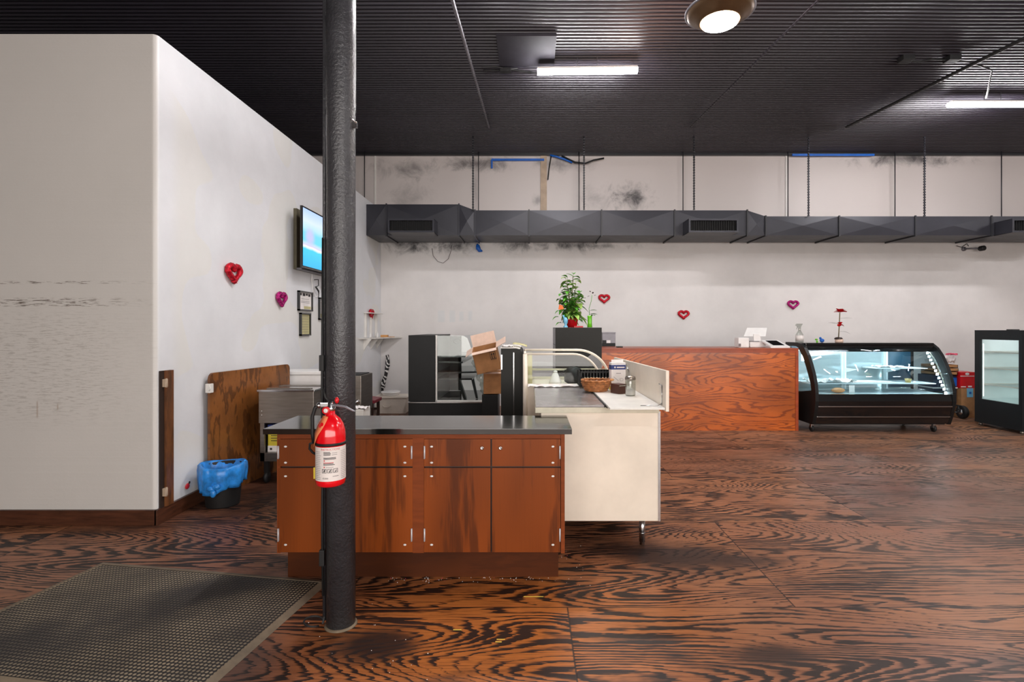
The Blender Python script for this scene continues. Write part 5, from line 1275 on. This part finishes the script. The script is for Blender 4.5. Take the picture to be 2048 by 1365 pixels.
# ------------------------------------------------------------------ upright glass merchandiser at the right
def upright():
    t = thing('upright_cooler', (7.2, 7.7, 0), 'black upright glass door cooler at the right edge of the view', 'cooler')
    X0, X1, Y0, Y1, Z1 = 6.86, 7.62, 7.32, 8.10, 1.455
    wy0, wy1, wz0, wz1 = 7.37, 8.01, .41, 1.315
    MB().box(X0, X0+.04, Y0, Y1, .05, wz0).box(X0, X0+.04, Y0, Y1, wz1, Z1).box(X0, X0+.04, Y0, wy0, wz0, wz1).box(X0, X0+.04, wy1, Y1, wz0, wz1).build('front_frame', M['fridge_black'], t)
    MB().box(X0+.04, X1, Y0, Y0+.03, .05, .40).box(X0+.04, X1, Y1-.03, Y1, .05, Z1).box(X0+.04, X1, Y0, Y1, Z1-.03, Z1).box(X0+.04, X1, Y0, Y1, .05, .40).box(X1-.03, X1, Y0, Y1, .05, Z1).box(X0+.04, X1, Y0, Y0+.03, 1.32, Z1).build('cabinet_shell', M['fridge_black'], t)
    MB().box(X0+.05, X1-.035, Y1-.04, Y1-.032, .40, 1.42).box(X1-.045, X1-.035, Y0+.03, Y1-.04, .40, 1.42).box(X0+.05, X1-.035, Y0+.03, Y1-.04, .40, .41).build('liner', M['case_interior'], t)
    MB().box(X0+.012, X0+.018, wy0, wy1, wz0, wz1).build('front_glass', M['glass'], t)
    MB().box(X0+.06, X1-.05, Y0+.008, Y0+.014, .40, 1.32).build('side_glass', M['glass'], t)
    for z in (1.127, .883, .63):
        s_ = MB().box(X0+.09, X1-.05, Y0+.04, Y1-.045, z, z+.006).build('shelf', M['glass'], t)
        MB().box(X0+.085, X0+.095, Y0+.04, Y1-.045, z-.008, z+.012).box(X0+.09, X1-.05, Y1-.06, Y1-.045, z-.02, z+.01).box(X0+.09, X1-.05, Y0+.04, Y0+.05, z-.015, z+.008).build('shelf_rail', M['white_paint'], s_)
    MB().box(X0+.07, X1-.1, Y0+.06, Y1-.06, 1.395, 1.41).build('lamp', M['led_soft'], t)
    MB().box(X0+.05, X0+.06, wy1-.008, wy1+.0, .45, 1.25).build('lamp_strip', M['led_soft'], t)
    for y in (7.5, 7.78): MB().sphere((X0-.001, y, 1.385), .008, 0, 6).build('screw', M['rubber'], t)
    MB().box(X0+.1, X0+.2, Y0+.25, Y0+.35, Z1, Z1+.015).build('top_cap', M['rubber'], t)
    for (x, y) in ((X0+.05, Y0+.05), (X0+.05, Y1-.05), (X1-.05, Y0+.05), (X1-.05, Y1-.05)): MB().lathe([(.03, 0), (.02, .05)], (x, y, 0), 12).build('foot', M['steel'], t)
upright()
tag(MB().lathe([(.06, .411), (.08, .45), (.082, .47)], (7.3, 7.6, 0), 18).build('bowl', M['clear_plastic'], origin=(7.3, 7.6, .41)), 'clear bowl on the floor of the upright cooler', 'bowl')

# stack of goods between the case and the cooler
t = thing('goods_carton', (7.28, 8.85, 0), 'brown cardboard carton with blue sticker at the foot of the stack', 'box')
MB().box(7.145, 7.45, 8.70, 9.05, .0, .488, bev=.004).build('carton', M['cardboard'], t)
MB().box(7.24, 7.34, 8.696, 8.70, .34, .49).build('sticker', M['sky_blue'], t)
MB().box(7.275, 7.31, 8.694, 8.697, .395, .43).build('sticker_mark', M['blue_tape'], t)
t = thing('red_carton', (7.26, 8.85, .49), 'bright red box on top of the brown carton beside the cooler', 'box')
MB().box(7.135, 7.40, 8.70, 8.98, .49, .755, bev=.004).build('carton', M['red_plastic'], t)
MB().box(7.13, 7.36, 8.697, 8.70, .685, .695).sphere((7.245, 8.698, .725), .03, 0, 10, (1.2, .05, .7)).box(7.14, 7.22, 8.697, 8.70, .505, .52).box(7.26, 7.32, 8.697, 8.70, .505, .53).build('print', M['paper'], t)
t = thing('navy_tote', (6.92, 8.9, .0), 'tall navy plastic tote behind the right end of the curved case', 'tote')
MB().box(6.72, 7.11, 8.75, 9.1, .22, .70, bev=.008).build('tote_body', M['navy_dark'], t)
MB().box(6.71, 7.12, 8.74, 9.11, .48, .50).build('rim', M['paper'], t)
MB().box(7.03, 7.11, 8.745, 8.75, .52, .66).build('blue_panel', M['blue_tape'], t)
for k, (x1, lb) in enumerate(((7.10, 'bottom flat cardboard tray on the navy tote'), (7.118, 'middle flat cardboard tray on the navy tote'), (7.11, 'top flat cardboard tray on the navy tote'))):
    z = .703+k*.06
    tag(MB().box(6.74, x1, 8.72, 9.05, z, z+.012).box(6.74, x1, 8.72, 8.728, z, z+.052).box(x1-.008, x1, 8.72, 9.05, z, z+.052).box(6.74, 6.748, 8.72, 9.05, z, z+.052).box(6.74, x1, 9.042, 9.05, z, z+.052).build('cardboard_tray', M['cardboard'], origin=(6.95, 8.9, z)), lb, 'tray', 'cardboard trays on the navy tote')
o = crumple(6.76, 7.10, 8.74, 9.0, .885, .14, 'plastic_bags', [M['paper']], 'crumpled white plastic bag on the top cardboard tray', 'bag', 41)
crumple(6.96, 7.09, 8.70, 8.80, 1.03, .04, 'pink_wrapper', M['pink_paper'], 'small pink wrapper on the crumpled white bag', 'wrapper', 42)
t = thing('hand_truck', (6.95, 8.62, 0), 'black two wheeled hand truck under the navy tote', 'hand truck')
for x in (7.10, 6.76):
    wl = MB().lathe([(.06, -.03), (.10, -.032), (.107, -.02), (.107, .02), (.10, .032), (.06, .03)], (x, 8.62, .107), 24, axis='x').build('wheel', M['rubber'], t)
    MB().lathe([(.045, -.034), (.05, -.036), (.02, -.04)], (x, 8.62, .107), 16, axis='x').lathe([(.045, .034), (.05, .036), (.02, .04)], (x, 8.62, .107), 16, axis='x').build('hub', M['chrome'], wl)
MB().tube([(6.76, 8.62, .107), (7.10, 8.62, .107)], .01, 8).build('axle', M['chrome'], t)
MB().box(6.74, 7.12, 8.66, 9.0, .195, .21).tube([(6.80, 8.66, .2), (6.80, 8.62, .107)], .012, 6).tube([(7.06, 8.66, .2), (7.06, 8.62, .107)], .012, 6).build('toe_plate', M['rubber'], t)
tag(MB().box(7.34, 7.44, 8.45, 8.6, .10, .26, bev=.004).box(7.30, 7.46, 8.44, 8.62, 0, .10, bev=.004).build('small_cartons', M['brown_box'], origin=(7.38, 8.5, 0)), 'small dark parcel on the floor in front of the brown carton', 'box')
